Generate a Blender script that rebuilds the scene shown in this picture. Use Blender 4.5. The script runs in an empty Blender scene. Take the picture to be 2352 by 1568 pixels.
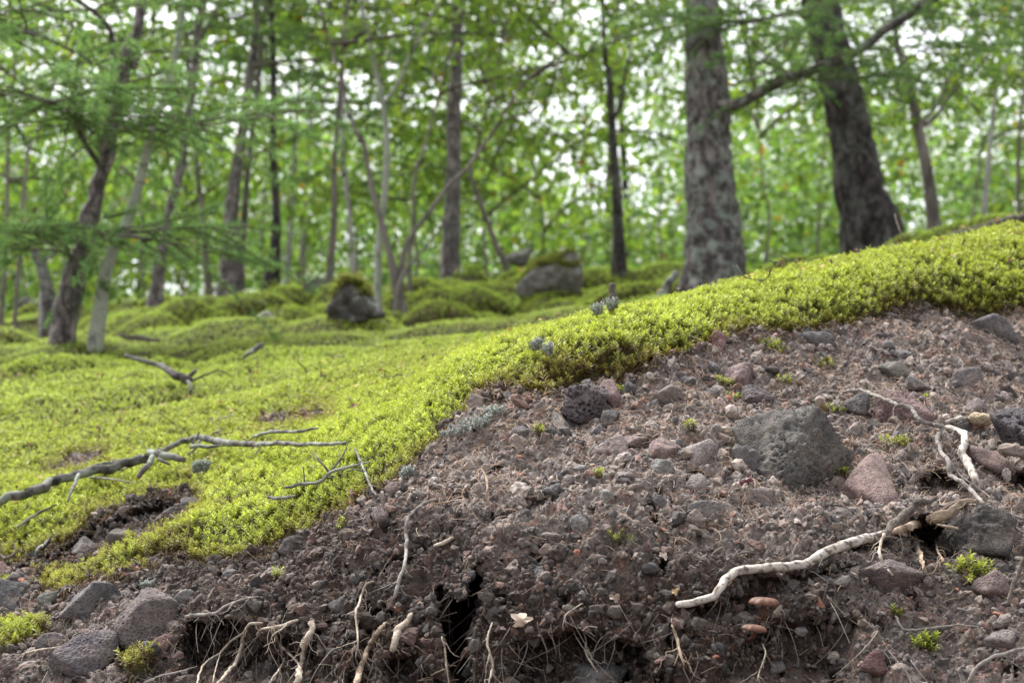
import bpy, math, random
import numpy as np
from math import radians, sin, cos, pi

# ------------------------------------------------------------------ camera, world, sun, exposure
S = bpy.context.scene
COL = S.collection
TH = radians(8.0)                      # camera pitch
F = 4716.0                             # focal length in units of a 2352 wide picture
cam_d = bpy.data.cameras.new("camera")
cam = bpy.data.objects.new("camera", cam_d)
COL.objects.link(cam)
cam.location = (0, 0, 0)
cam.rotation_euler = (pi / 2 + TH, 0, 0)
cam_d.sensor_width = 36.0
cam_d.lens = 36.0 * F / 2352.0
cam_d.clip_start = 0.05
cam_d.clip_end = 1000
cam_d.dof.use_dof = True
cam_d.dof.focus_distance = 2.22
cam_d.dof.aperture_fstop = 10.5
S.camera = cam

SUN_EL, SUN_AZ = radians(58), radians(-35)   # azimuth measured from +y towards +x
W = bpy.data.worlds.new("World")
S.world = W
W.use_nodes = True
nt = W.node_tree
bg = nt.nodes["Background"]
sky = nt.nodes.new("ShaderNodeTexSky")
sky.sky_type = 'NISHITA'
sky.sun_disc = False
sky.sun_elevation = SUN_EL
sky.sun_rotation = SUN_AZ
sky.air_density = 1.0
sky.dust_density = 4.0
sky.ozone_density = 1.0
hs = nt.nodes.new("ShaderNodeHueSaturation")
hs.inputs['Saturation'].default_value = 0.22
nt.links.new(sky.outputs[0], hs.inputs['Color'])
nt.links.new(hs.outputs[0], bg.inputs['Color'])
bg.inputs['Strength'].default_value = 0.12

sun_d = bpy.data.lights.new("sun", 'SUN')
sun_d.energy = 1.5
sun_d.angle = radians(25)
sun_d.color = (1.0, 0.96, 0.9)
sun = bpy.data.objects.new("sun", sun_d)
COL.objects.link(sun)
sun.rotation_euler = (pi / 2 - SUN_EL, 0, pi - SUN_AZ)   # lamp shines from (sin az, cos az) side
sun.location = (0, 0, 20)

S.view_settings.view_transform = 'Standard'
S.view_settings.look = 'None'
S.view_settings.exposure = 1.85
S.view_settings.gamma = 1.0
S.cycles.max_bounces = 7
S.cycles.diffuse_bounces = 4
S.cycles.transmission_bounces = 4
S.cycles.use_denoising = True

rng = np.random.default_rng(7)
f32 = np.float32

# ------------------------------------------------------------------ noise
def _hash(ix, iy, iz, seed):
    h = (ix.astype(np.uint32) * np.uint32(374761393) + iy.astype(np.uint32) * np.uint32(668265263)
         + iz.astype(np.uint32) * np.uint32(2147483647) + np.uint32((seed * 974711 + 12345) & 0xffffffff))
    h ^= h >> np.uint32(13)
    h *= np.uint32(1274126177)
    h ^= h >> np.uint32(16)
    h *= np.uint32(2246822519)
    h ^= h >> np.uint32(13)
    return h

def perlin(p, seed=0):
    p = np.asarray(p, f32)
    fl = np.floor(p)
    i = fl.astype(np.int64)
    fr = p - fl
    w = fr * fr * fr * (fr * (fr * 6 - 15) + 10)
    out = np.zeros(len(p), f32)
    for dx in (0, 1):
        wx = w[:, 0] if dx else 1 - w[:, 0]
        for dy in (0, 1):
            wy = w[:, 1] if dy else 1 - w[:, 1]
            for dz in (0, 1):
                wz = w[:, 2] if dz else 1 - w[:, 2]
                h = _hash(i[:, 0] + dx, i[:, 1] + dy, i[:, 2] + dz, seed)
                gx = (h & np.uint32(1023)).astype(f32) / 511.5 - 1
                gy = ((h >> np.uint32(10)) & np.uint32(1023)).astype(f32) / 511.5 - 1
                gz = ((h >> np.uint32(20)) & np.uint32(1023)).astype(f32) / 511.5 - 1
                out += wx * wy * wz * (gx * (fr[:, 0] - dx) + gy * (fr[:, 1] - dy) + gz * (fr[:, 2] - dz))
    return out * 1.3

def fbm(p, oct=4, seed=0, gain=0.5, ridged=False):
    p = np.asarray(p, f32)
    a, out, tot = 1.0, np.zeros(len(p), f32), 0
    for o in range(oct):
        n = perlin(p * (2.03 ** o) + o * 17.3, seed + o)
        if ridged:
            n = 1 - 2 * np.abs(n)
        out += a * n
        tot += a
        a *= gain
    return out / tot

def worley(p, seed=0):
    p = np.asarray(p, f32)
    fl = np.floor(p)
    i = fl.astype(np.int64)
    fr = p - fl
    d1 = np.full(len(p), 9.0, f32)
    d2 = np.full(len(p), 9.0, f32)
    for dx in (-1, 0, 1):
        for dy in (-1, 0, 1):
            for dz in (-1, 0, 1):
                h = _hash(i[:, 0] + dx, i[:, 1] + dy, i[:, 2] + dz, seed)
                jx = (h & np.uint32(1023)).astype(f32) / 1023
                jy = ((h >> np.uint32(10)) & np.uint32(1023)).astype(f32) / 1023
                jz = ((h >> np.uint32(20)) & np.uint32(1023)).astype(f32) / 1023
                d = (dx + jx - fr[:, 0]) ** 2 + (dy + jy - fr[:, 1]) ** 2 + (dz + jz - fr[:, 2]) ** 2
                d2 = np.minimum(d2, np.maximum(d1, d))
                d1 = np.minimum(d1, d)
    return np.sqrt(d1), np.sqrt(d2)

def sstep(a, b, x):
    t = np.clip((x - a) / (b - a), 0, 1)
    return t * t * (3 - 2 * t)

# ------------------------------------------------------------------ picture plane helpers (2352 x 1568 units)
def ray(u, v):
    """direction scaled so that y == 1"""
    r = (np.asarray(u, float) - 1176) / F
    t = (784 - np.asarray(v, float)) / F
    dy = cos(TH) - sin(TH) * t
    dz = sin(TH) + cos(TH) * t
    return np.stack([r / dy, np.ones_like(r), dz / dy], -1)

def project(P):
    P = np.asarray(P, float)
    d = P[..., 1] * cos(TH) + P[..., 2] * sin(TH)
    up = -P[..., 1] * sin(TH) + P[..., 2] * cos(TH)
    d = np.maximum(d, 1e-3)
    return 1176 + F * P[..., 0] / d, 784 - F * up / d

def at(u, v, y):
    return ray(u, v) * y

def inpoly(u, v, poly):
    inside = np.zeros(u.shape, bool)
    n = len(poly)
    for i in range(n):
        x0, y0 = poly[i]
        x1, y1 = poly[(i + 1) % n]
        c = ((y0 > v) != (y1 > v))
        with np.errstate(divide='ignore', invalid='ignore'):
            inside ^= c & (u < (x1 - x0) * (v - y0) / ((y1 - y0) if y1 != y0 else 1e-9) + x0)
    return inside

def polydist(u, v, poly):
    d = np.full(u.shape, 1e9)
    n = len(poly)
    for i in range(n):
        x0, y0 = poly[i]
        x1, y1 = poly[(i + 1) % n]
        ex, ey = x1 - x0, y1 - y0
        t = np.clip(((u - x0) * ex + (v - y0) * ey) / (ex * ex + ey * ey + 1e-9), 0, 1)
        d = np.minimum(d, np.hypot(u - x0 - t * ex, v - y0 - t * ey))
    return d

def pchip_slopes(x, y):
    h = np.diff(x); dl = np.diff(y) / h
    m = np.zeros_like(y)
    m[0], m[-1] = dl[0], dl[-1]
    for k in range(1, len(x) - 1):
        if dl[k - 1] * dl[k] > 0:
            w1, w2 = 2 * h[k] + h[k - 1], h[k] + 2 * h[k - 1]
            m[k] = (w1 + w2) / (w1 / dl[k - 1] + w2 / dl[k])
    return m

def pchip(x, y, q):
    x = np.asarray(x, float); y = np.asarray(y, float); q = np.asarray(q, float)
    m = pchip_slopes(x, y)
    i = np.clip(np.searchsorted(x, q) - 1, 0, len(x) - 2)
    h = x[i + 1] - x[i]
    t = (q - x[i]) / h
    return ((2 * t**3 - 3 * t**2 + 1) * y[i] + (t**3 - 2 * t**2 + t) * h * m[i]
            + (-2 * t**3 + 3 * t**2) * y[i + 1] + (t**3 - t**2) * h * m[i + 1])

# ------------------------------------------------------------------ mesh helpers
def build(name, V, faces, mats=(), fmat=None, col=None, parent=None, smooth=True, origin=None):
    """ONE mesh object from arrays. faces: list of (n,k) index arrays. col: (n,3) per vertex."""
    V = np.asarray(V, f32)
    me = bpy.data.meshes.new(name)
    faces = [np.asarray(f, np.int32) for f in faces if len(f)]
    if origin is not None:
        V = V - np.asarray(origin, f32)
    me.vertices.add(len(V))
    me.vertices.foreach_set("co", V.ravel())
    nl = sum(f.size for f in faces); nf = sum(len(f) for f in faces)
    me.loops.add(nl)
    me.loops.foreach_set("vertex_index", np.concatenate([f.ravel() for f in faces]))
    me.polygons.add(nf)
    st, c = [], 0
    for f in faces:
        st.append(c + np.arange(len(f), dtype=np.int32) * f.shape[1])
        c += f.size
    me.polygons.foreach_set("loop_start", np.concatenate(st).astype(np.int32))
    for m in (mats if isinstance(mats, (list, tuple)) else [mats]):
        me.materials.append(m)
    if fmat is not None:
        me.polygons.foreach_set("material_index", np.asarray(fmat, np.int32))
    me.polygons.foreach_set("use_smooth", np.full(nf, smooth, bool))
    if col is not None:
        at_ = me.color_attributes.new("Col", 'FLOAT_COLOR', 'POINT')
        c4 = np.ones((len(V), 4), f32); c4[:, :3] = col
        at_.data.foreach_set("color", c4.ravel())
    me.update(calc_edges=True)
    me.validate()
    o = bpy.data.objects.new(name, me)
    if origin is not None:
        o.location = origin
    COL.objects.link(o)
    if parent is not None:
        o.parent = parent
        if origin is not None:
            o.location = np.asarray(origin, float) - np.array(parent.location)
        else:
            o.location = -np.array(parent.location)
    return o

def thing(o, label, cat, group=None):
    o['label'] = label
    o['category'] = cat
    if group: o['group'] = group
    return o

def empty(name, loc):
    o = bpy.data.objects.new(name, None)
    o.location = [float(c) for c in loc]
    o.empty_display_size = 0.1
    COL.objects.link(o)
    return o

def unit(v):
    v = np.asarray(v, float)
    return v / (np.linalg.norm(v, axis=-1, keepdims=True) + 1e-12)

def spline(P, step):
    """Catmull-Rom resample of an (n,k) path with about the given step"""
    P = np.asarray(P, float)
    if len(P) == 2:
        n = max(2, int(np.linalg.norm(P[1] - P[0]) / step) + 1)
        return P[0] + (P[1] - P[0]) * np.linspace(0, 1, n)[:, None]
    Q = np.vstack([2 * P[0] - P[1], P, 2 * P[-1] - P[-2]])
    out = []
    for i in range(1, len(Q) - 2):
        p0, p1, p2, p3 = Q[i - 1:i + 3]
        n = max(2, int(np.linalg.norm((p2 - p1)) / step))
        t = np.linspace(0, 1, n, endpoint=False)[:, None]
        out.append(0.5 * (2 * p1 + (p2 - p0) * t + (2 * p0 - 5 * p1 + 4 * p2 - p3) * t**2 + (3 * p1 - p0 - 3 * p2 + p3) * t**3))
    out.append(P[-1:])
    return np.vstack(out)

def frames(P):
    T = unit(np.gradient(P, axis=0))
    ref = np.array([0.31, -0.87, 0.38]) if abs(T[0] @ np.array([0.31, -0.87, 0.38])) < 0.9 else np.array([1., 0, 0])
    A = np.zeros_like(P)
    a = ref - T[0] * (ref @ T[0]); a /= np.linalg.norm(a)
    A[0] = a
    for i in range(1, len(P)):
        a = a - T[i] * (a @ T[i]); a /= np.linalg.norm(a) + 1e-9
        A[i] = a
    return T, A, np.cross(T, A)

def tube(P, r, sides=8, bump=0.0, bfreq=(3, 8), seed=0, flat=None, base=0):
    """tapering tube with capped ends; returns V, [quads, tris]"""
    P = np.asarray(P, float); n = len(P)
    r = np.broadcast_to(np.asarray(r, float), (n,)).copy()
    T, A, B = frames(P)
    th = np.linspace(0, 2 * pi, sides, endpoint=False)
    R = np.repeat(r[:, None], sides, 1)
    if bump:
        s = np.concatenate([[0], np.cumsum(np.linalg.norm(np.diff(P, axis=0), axis=1))])
        rr = max(r.mean(), 1e-6)
        q = np.stack(np.broadcast_arrays(np.cos(th)[None] * bfreq[0], np.sin(th)[None] * bfreq[0], (s / rr * bfreq[1])[:, None]), -1).reshape(-1, 3)
        nz = fbm(q + seed * 7.7, 3, seed).reshape(n, sides)
        R = R * (1 + bump * nz)
    fl = 1.0 if flat is None else flat
    V = P[:, None] + R[..., None] * (np.cos(th)[None, :, None] * A[:, None] + fl * np.sin(th)[None, :, None] * B[:, None])
    V = V.reshape(-1, 3)
    i = np.arange(n - 1)[:, None] * sides; j = np.arange(sides)[None]; k = (j + 1) % sides
    q = np.stack([i + j, i + k, i + sides + k, i + sides + j], -1).reshape(-1, 4)
    V = np.vstack([V, P[:1] - T[:1] * r[0] * .4, P[-1:] + T[-1:] * r[-1] * .4])
    c0, c1 = n * sides, n * sides + 1
    jj = np.arange(sides); kk = (jj + 1) % sides
    t = np.vstack([np.stack([kk, jj, np.full(sides, c0)], -1), np.stack([(n - 1) * sides + jj, (n - 1) * sides + kk, np.full(sides, c1)], -1)])
    return V, [q + base, t + base]

class Bag:
    """collects pieces into one mesh"""
    def __init__(s): s.V = []; s.F = {}; s.M = {}; s.C = []; s.n = 0
    def add(s, V, faces, mat=0, col=None):
        V = np.asarray(V, f32)
        for f in faces:
            f = np.asarray(f)
            if not len(f): continue
            k = f.shape[1]
            s.F.setdefault(k, []).append(f + s.n)
            s.M.setdefault(k, []).append(np.full(len(f), mat))
        s.V.append(V)
        s.C.append(np.broadcast_to(np.asarray(col if col is not None else (1, 1, 1), f32), (len(V), 3)))
        s.n += len(V)
    def out(s, name, mats, **kw):
        ks = sorted(s.F)
        return build(name, np.vstack(s.V), [np.vstack(s.F[k]) for k in ks], mats,
                     fmat=np.concatenate([np.concatenate(s.M[k]) for k in ks]), col=np.vstack(s.C), **kw)

def scatter(tv, tf, pos, R, col):
    """place a template (tv (k,3), tf (m,q)) at many positions; R (n,3,3) includes scale; col (n,k,3)"""
    n, k = len(pos), len(tv)
    V = np.einsum('nij,kj->nki', R.astype(f32), tv.astype(f32)) + pos[:, None].astype(f32)
    Fc = (tf[None] + (np.arange(n) * k)[:, None, None]).reshape(-1, tf.shape[1])
    return V.reshape(-1, 3), Fc, np.asarray(col, f32).reshape(-1, 3)

def rot_to(axis, spin):
    """(n,3) axes + spin angles -> rotation matrices whose z column is the axis"""
    z = unit(axis)
    ref = np.where(np.abs(z[:, 2:3]) < 0.9, np.array([[0, 0, 1.]]), np.array([[1., 0, 0]]))
    x = unit(np.cross(ref, z)); y = np.cross(z, x)
    c, s = np.cos(spin)[:, None], np.sin(spin)[:, None]
    return np.stack([x * c + y * s, -x * s + y * c, z], -1)

def rand_rot(n, r):
    q = unit(r.normal(size=(n, 4)))
    w, x, y, z = q.T
    return np.stack([np.stack([1 - 2 * (y * y + z * z), 2 * (x * y - z * w), 2 * (x * z + y * w)], -1),
                     np.stack([2 * (x * y + z * w), 1 - 2 * (x * x + z * z), 2 * (y * z - x * w)], -1),
                     np.stack([2 * (x * z - y * w), 2 * (y * z + x * w), 1 - 2 * (x * x + y * y)], -1)], -2)

# ------------------------------------------------------------------ materials
def new_mat(name):
    m = bpy.data.materials.new(name)
    m.use_nodes = True
    t = m.node_tree
    b = t.nodes["Principled BSDF"]
    b.inputs['Roughness'].default_value = 0.9
    b.inputs['Specular IOR Level'].default_value = 0.25
    return m, t, b

def nd(t, kind, **kw):
    n = t.nodes.new("ShaderNode" + kind)
    for k, v in kw.items():
        if k in n.inputs: n.inputs[k].default_value = v
        else: setattr(n, k, v)
    return n

def ramp(t, fac, stops):
    n = nd(t, "ValToRGB")
    e = n.color_ramp.elements
    while len(e) < len(stops): e.new(0.5)
    for el, (p, c) in zip(e, stops):
        el.position = p
        el.color = (*c, 1) if len(c) == 3 else c
    t.links.new(fac, n.inputs['Fac'])
    return n.outputs['Color']

def mix(t, a, b, fac, mode='MIX'):
    n = nd(t, "Mix", data_type='RGBA', blend_type=mode)
    for s, v in ((n.inputs[0], fac), (n.inputs[6], a), (n.inputs[7], b)):
        if hasattr(v, 'is_linked') or hasattr(v, 'links'): t.links.new(v, s)
        else: s.default_value = v if isinstance(v, (int, float)) else (*v, 1)
    return n.outputs[2]

def noise(t, scale, detail=4, rough=0.6, vec=None, **kw):
    n = nd(t, "TexNoise", Scale=scale, Detail=detail, Roughness=rough, **kw)
    if vec is not None: t.links.new(vec, n.inputs['Vector'])
    return n.outputs['Fac']

def bump(t, h, strength, dist, b):
    n = nd(t, "Bump", Strength=strength, Distance=dist)
    t.links.new(h, n.inputs['Height'])
    t.links.new(n.outputs[0], b.inputs['Normal'])
    return n

def position(t):
    return nd(t, "NewGeometry").outputs['Position']

def objcoord(t, scale=(1, 1, 1)):
    tc = nd(t, "TexCoord")
    mp = nd(t, "Mapping")
    mp.inputs['Scale'].default_value = scale
    t.links.new(tc.outputs['Object'], mp.inputs['Vector'])
    return mp.outputs[0]

def g3(r, k=1.0): return (r * k,) * 3

def mat_soil():
    m, t, b = new_mat("soil")
    a = nd(t, "Attribute", attribute_name="Col")
    p = position(t)
    n1 = noise(t, 40, 6, 0.7, p)
    c = mix(t, a.outputs['Color'], ramp(t, n1, [(0.3, g3(0.5)), (0.5, g3(1.0)), (0.72, (1.5, 1.45, 1.4))]), 1.0, 'MULTIPLY')
    n2 = noise(t, 300, 3, 0.7, p)
    c = mix(t, c, ramp(t, n2, [(0.3, g3(0.55)), (0.5, g3(1.0)), (0.7, (1.7, 1.6, 1.5))]), 1.0, 'MULTIPLY')
    t.links.new(c, b.inputs['Base Color'])
    b.inputs['Roughness'].default_value = 0.95
    bump(t, noise(t, 420, 4, 0.75, p), 0.9, 0.002, b)
    return m

def mat_attr(name, rough=0.8, trans=0.0, spec=0.25, var=0.0, vscale=60, transcol=None):
    m, t, b = new_mat(name)
    a = nd(t, "Attribute", attribute_name="Col").outputs['Color']
    if var:
        a = mix(t, a, ramp(t, noise(t, vscale, 4, 0.6, position(t)), [(0.3, g3(1 - var)), (0.7, g3(1 + var))]), 1.0, 'MULTIPLY')
    t.links.new(a, b.inputs['Base Color'])
    b.inputs['Roughness'].default_value = rough
    b.inputs['Specular IOR Level'].default_value = spec
    if trans:
        tr = nd(t, "BsdfTranslucent")
        t.links.new(mix(t, a, transcol, 1.0, 'MULTIPLY') if transcol else a, tr.inputs['Color'])
        mx = nd(t, "MixShader"); mx.inputs[0].default_value = trans
        t.links.new(b.outputs[0], mx.inputs[1]); t.links.new(tr.outputs[0], mx.inputs[2])
        t.links.new(mx.outputs[0], t.nodes["Material Output"].inputs['Surface'])
    return m

def mat_rock(name, pore=320, pstr=0.6, dust=0.6, lichen=0.0):
    m, t, b = new_mat(name)
    oi = nd(t, "ObjectInfo").outputs['Color']
    v = objcoord(t)
    c = mix(t, oi, ramp(t, noise(t, 18, 5, 0.65, v), [(0.32, g3(0.62)), (0.5, g3(1)), (0.7, (1.4, 1.36, 1.32))]), 1.0, 'MULTIPLY')
    c = mix(t, c, ramp(t, noise(t, 160, 4, 0.7, v), [(0.3, g3(0.65)), (0.5, g3(1)), (0.72, (1.45, 1.42, 1.4))]), 1.0, 'MULTIPLY')
    if dust:
        c = mix(t, c, (0.17, 0.135, 0.11), ramp(t, noise(t, 30, 5, 0.7, v), [(0.48, g3(0)), (0.66, g3(dust))]))
    if lichen:
        c = mix(t, c, (0.27, 0.31, 0.26), ramp(t, noise(t, 22, 6, 0.75, v), [(0.55, g3(0)), (0.6, g3(lichen))]))
    t.links.new(c, b.inputs['Base Color'])
    vo = nd(t, "TexVoronoi", Scale=pore); t.links.new(v, vo.inputs['Vector'])
    hh = nd(t, "Math", operation='ADD')
    t.links.new(ramp(t, vo.outputs['Distance'], [(0.15, g3(0)), (0.45, g3(1))]), hh.inputs[0])
    t.links.new(noise(t, 140, 5, 0.7, v), hh.inputs[1])
    bump(t, hh.outputs[0], pstr, 0.003, b)
    return m

def mat_bark(name, dark, light, sc=(1, 1, .25), fs=30, lichen=0.0, lcol=(0.30, 0.35, 0.29), bstr=0.8, lsc=7, plates=0):
    m, t, b = new_mat(name)
    v = objcoord(t, sc)
    n = noise(t, fs, 6, 0.7, v)
    c = ramp(t, n, [(0.34, dark), (0.62, light)])
    c = mix(t, c, ramp(t, noise(t, 4, 3, 0.6, objcoord(t)), [(0.3, g3(0.6)), (0.7, g3(1.3))]), 1.0, 'MULTIPLY')
    if plates:
        vo = nd(t, "TexVoronoi", Scale=plates, feature='DISTANCE_TO_EDGE')
        wv = nd(t, "VectorMath", operation='ADD')
        nz = nd(t, "TexNoise", Scale=30, Detail=3); t.links.new(objcoord(t), nz.inputs['Vector'])
        sc_ = nd(t, "VectorMath", operation='SCALE'); sc_.inputs['Scale'].default_value = .05
        t.links.new(nz.outputs['Color'], sc_.inputs[0])
        t.links.new(objcoord(t, (1, 1, .38)), wv.inputs[0]); t.links.new(sc_.outputs[0], wv.inputs[1])
        t.links.new(wv.outputs[0], vo.inputs['Vector'])
        c = mix(t, c, dark, ramp(t, vo.outputs['Distance'], [(0.02, g3(.8)), (0.14, g3(0))]))
    if lichen:
        l = noise(t, lsc, 7, 0.72, objcoord(t))
        c = mix(t, c, lcol, ramp(t, l, [(0.5, g3(0)), (0.57, g3(lichen))]))
    t.links.new(c, b.inputs['Base Color'])
    bump(t, n, bstr, 0.012, b)
    return m

def mat_birch(name, white=(0.36, 0.345, 0.33), dark=(0.07, 0.06, 0.055), green=0.0, ring=90):
    m, t, b = new_mat(name)
    v = objcoord(t)
    c = ramp(t, noise(t, 9, 6, 0.7, objcoord(t, (1, 1, .6))), [(0.36, dark), (0.46, white), (0.8, tuple(x * 1.15 for x in white))])
    c = mix(t, c, dark, ramp(t, noise(t, 14, 3, 0.5, objcoord(t, (.4, .4, 4))), [(0.60, g3(0)), (0.66, g3(0.8))]))
    if green:
        c = mix(t, c, (0.2, 0.24, 0.16), ramp(t, noise(t, 5, 5, 0.7, v), [(0.45, g3(0)), (0.6, g3(green))]))
    t.links.new(c, b.inputs['Base Color'])
    bump(t, noise(t, 30, 5, 0.6, v), 0.3, 0.006, b)
    return m

M = {}
M['soil'] = mat_soil()
M['moss'] = mat_attr("moss", rough=0.55, trans=0.3, spec=0.3)
M['gravel'] = mat_attr("gravel", rough=0.93, var=0.35, vscale=350)
M['litter'] = mat_attr("litter", rough=0.8, trans=0.15)
M['leaf'] = mat_attr("leaf", rough=0.45, trans=0.5, spec=0.35, transcol=(1.2, 1.25, 0.8))
M['needle'] = mat_attr("needle", rough=0.6, trans=0.4, spec=0.2, transcol=(1.1, 1.2, 0.8))
M['twig'] = mat_attr("twig", rough=0.9)
M['root_hair'] = mat_attr("root_hair", rough=0.7)
M['rock'] = mat_rock("scoria_rock", 330, 0.7)
M['rock_plain'] = mat_rock("plain_rock", 300, 0.75)
M['rock_pores'] = mat_rock("porous_rock", 230, 0.8, dust=0.15)
M['rock_far'] = mat_rock("lichen_rock", 60, 0.6, lichen=0.75)
M['larch'] = mat_bark("larch_bark", (0.045, 0.038, 0.038), (0.36, 0.31, 0.305), lichen=0.15, sc=(1, 1, .35), fs=38, plates=22)
M['larch_lichen'] = mat_bark("lichened_bark", (0.028, 0.023, 0.022), (0.25, 0.215, 0.207), lichen=0.55, sc=(1, 1, .4), fs=26, lsc=20, lcol=(.30, .345, .29), bstr=1.0, plates=20)
M['dark_bark'] = mat_bark("dark_bark", (0.013, 0.011, 0.011), (0.115, 0.096, 0.092), lichen=0.15, sc=(1, 1, .4), fs=26, bstr=1.0, plates=18)
M['sapling'] = mat_bark("sapling_bark", (0.085, 0.072, 0.062), (0.26, 0.23, 0.205), fs=14, bstr=0.3)
M['birch'] = mat_birch("birch_bark")
M['birch_green'] = mat_birch("mossy_birch_bark", white=(0.36, 0.37, 0.31), green=0.8)
M['dead_wood'] = mat_bark("dead_wood", (0.02, 0.018, 0.017), (0.20, 0.185, 0.175), sc=(1, 1, 1), fs=48, lichen=0.5, lcol=(0.33, 0.38, 0.31), bstr=0.5, lsc=26)
M['grey_root'] = mat_bark("grey_root", (0.12, 0.105, 0.095), (0.34, 0.31, 0.28), sc=(1, 1, 1), fs=110, bstr=0.5)
M['tan_root'] = mat_bark("tan_root", (0.13, 0.09, 0.06), (0.40, 0.31, 0.23), sc=(1, 1, 1), fs=90, bstr=0.5)
M['dark_root'] = mat_bark("dark_root", (0.06, 0.05, 0.043), (0.22, 0.185, 0.16), sc=(1, 1, 1), fs=100, bstr=0.6)
# ------------------------------------------------------------------ terrain
# each column: picture column, then (row, distance) of: frame bottom, steep/gentle break, soil edge, moss shoulder,
# ridge, behind the ridge, middle slope, crest
COLS = [
    (-900, (1568, 2.70), (1440, 2.95), (1330, 3.30), (1220, 3.6), (1080, 4.3), (920, 5.4), (815, 7.2), (750, 10.5)),
    (0,    (1568, 2.34), (1420, 2.55), (1285, 2.86), (1190, 3.06), (1055, 3.7), (905, 4.9), (800, 6.8), (738, 10.5)),
    (300,  (1568, 2.22), (1430, 2.38), (1325, 2.58), (1235, 2.72), (1060, 3.4), (900, 4.8), (795, 6.8), (700, 11.0)),
    (600,  (1568, 2.10), (1400, 2.22), (1270, 2.48), (1190, 2.60), (1020, 3.3), (880, 4.7), (775, 6.9), (660, 11.0)),
    (900,  (1568, 2.00), (1330, 2.10), (1118, 2.38), (1060, 2.48), (950, 2.95), (852, 4.2), (768, 6.8), (650, 11.5)),
    (1100, (1568, 1.97), (1300, 2.07), (935, 2.46), (890, 2.55), (842, 2.90), (828, 4.1), (758, 6.8), (640, 11.5)),
    (1350, (1568, 1.95), (1280, 2.06), (890, 2.46), (835, 2.50), (768, 2.76), (790, 3.6), (735, 6.5), (622, 12.0)),
    (1600, (1568, 1.96), (1290, 2.07), (830, 2.56), (790, 2.60), (714, 2.95), (738, 4.0), (688, 7.0), (610, 12.0)),
    (1900, (1568, 1.99), (1320, 2.09), (765, 2.76), (722, 2.80), (642, 3.28), (690, 4.5), (632, 7.5), (602, 12.0)),
    (2150, (1568, 2.00), (1330, 2.11), (705, 2.92), (668, 2.96), (595, 3.42), (640, 4.6), (578, 7.2), (552, 12.0)),
    (2352, (1568, 2.00), (1330, 2.13), (712, 3.00), (672, 3.04), (552, 3.60), (590, 5.0), (530, 7.5), (508, 12.0)),
    (3300, (1568, 2.10), (1330, 2.26), (690, 3.30), (630, 3.35), (480, 4.0), (520, 5.6), (470, 8.0), (450, 12.5)),
]
_ca, _ky, _kz = [], [], []
for c in COLS:
    a_ = (c[0] - 1176) / F / cos(TH)
    vs = np.array([p[0] for p in c[1:]], float); ys = np.array([p[1] for p in c[1:]], float)
    zs = ray(np.full(8, c[0]), vs)[:, 2] * ys
    y1, z1 = ys[0], zs[0]
    ys = np.concatenate([[0.35, y1 - 0.36], ys, [18, 90]])
    zs = np.concatenate([[z1 - 0.72, z1 - 0.58], zs, [zs[-1] + 0.128 * (18 - ys[-3]), zs[-1] + 2.6]])
    _ca.append(a_); _ky.append(ys); _kz.append(zs)
_ca = np.array(_ca); _ky = np.array(_ky); _kz = np.array(_kz)
NK = _ky.shape[1]
TA = np.linspace(_ca[0], _ca[-1], 500)
KY = np.stack([pchip(_ca, _ky[:, k], TA) for k in range(NK)], 1)
KZ = np.stack([pchip(_ca, _kz[:, k], TA) for k in range(NK)], 1)
KM = np.stack([pchip_slopes(KY[i], KZ[i]) for i in range(len(TA))])

def knots(a):
    a = np.clip(a, TA[0], TA[-1])
    f = (a - TA[0]) / (TA[1] - TA[0])
    i = np.clip(f.astype(int), 0, len(TA) - 2); w = (f - i)[:, None]
    g = lambda K: K[i] * (1 - w) + K[i + 1] * w
    return g(KY), g(KZ), g(KM)

def hermite(ky, kz, km, y):
    n = len(y); r = np.arange(n)
    k = np.clip((ky <= y[:, None]).sum(1) - 1, 0, NK - 2)
    h = ky[r, k + 1] - ky[r, k]
    t = np.clip((y - ky[r, k]) / h, 0, 1)
    return ((2 * t**3 - 3 * t**2 + 1) * kz[r, k] + (t**3 - 2 * t**2 + t) * h * km[r, k]
            + (-2 * t**3 + 3 * t**2) * kz[r, k + 1] + (t**3 - t**2) * h * km[r, k + 1])

def T(x, y):
    x = np.atleast_1d(np.asarray(x, float)); y = np.atleast_1d(np.asarray(y, float))
    return hermite(*knots(x / y), y)

# grid: fan of columns, rows dense where the picture needs them
A_IN = np.linspace(-0.285, 0.285, 860)
A_OUT = 0.285 + np.concatenate([np.linspace(.003, .215, 72), .215 + np.geomspace(0.01, 2.4, 28)])
AS = np.concatenate([-A_OUT[::-1], A_IN, A_OUT])
CNT = [6, 60, 170, 300, 80, 130, 110, 130, 130, 24, 14]
ts = np.concatenate([k + np.arange(n) / n for k, n in enumerate(CNT)] + [[NK - 1]])
gky, gkz, gkm = knots(AS)
ki = np.clip(ts.astype(int), 0, NK - 2); tf_ = ts - ki
GY = gky[:, ki] * (1 - tf_) + gky[:, ki + 1] * tf_          # (na, nr)
NA, NR = GY.shape
GX = GY * AS[:, None]
GZ = np.stack([hermite(np.repeat(gky[i:i + 1], NR, 0), np.repeat(gkz[i:i + 1], NR, 0), np.repeat(gkm[i:i + 1], NR, 0), GY[i]) for i in range(NA)])
G = np.stack([GX, GY, GZ], -1)

def grid_normals(G):
    du = np.gradient(G, axis=0); dv = np.gradient(G, axis=1)
    n = np.cross(du, dv)
    l = np.linalg.norm(n, axis=-1)
    return n / (l[..., None] + 1e-12), l

GN, _ = grid_normals(G)
P0 = G.reshape(-1, 3).copy(); N0 = GN.reshape(-1, 3)
U0, V0 = project(P0)
Yv = P0[:, 1]; Av = np.repeat(AS, NR)

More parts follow.
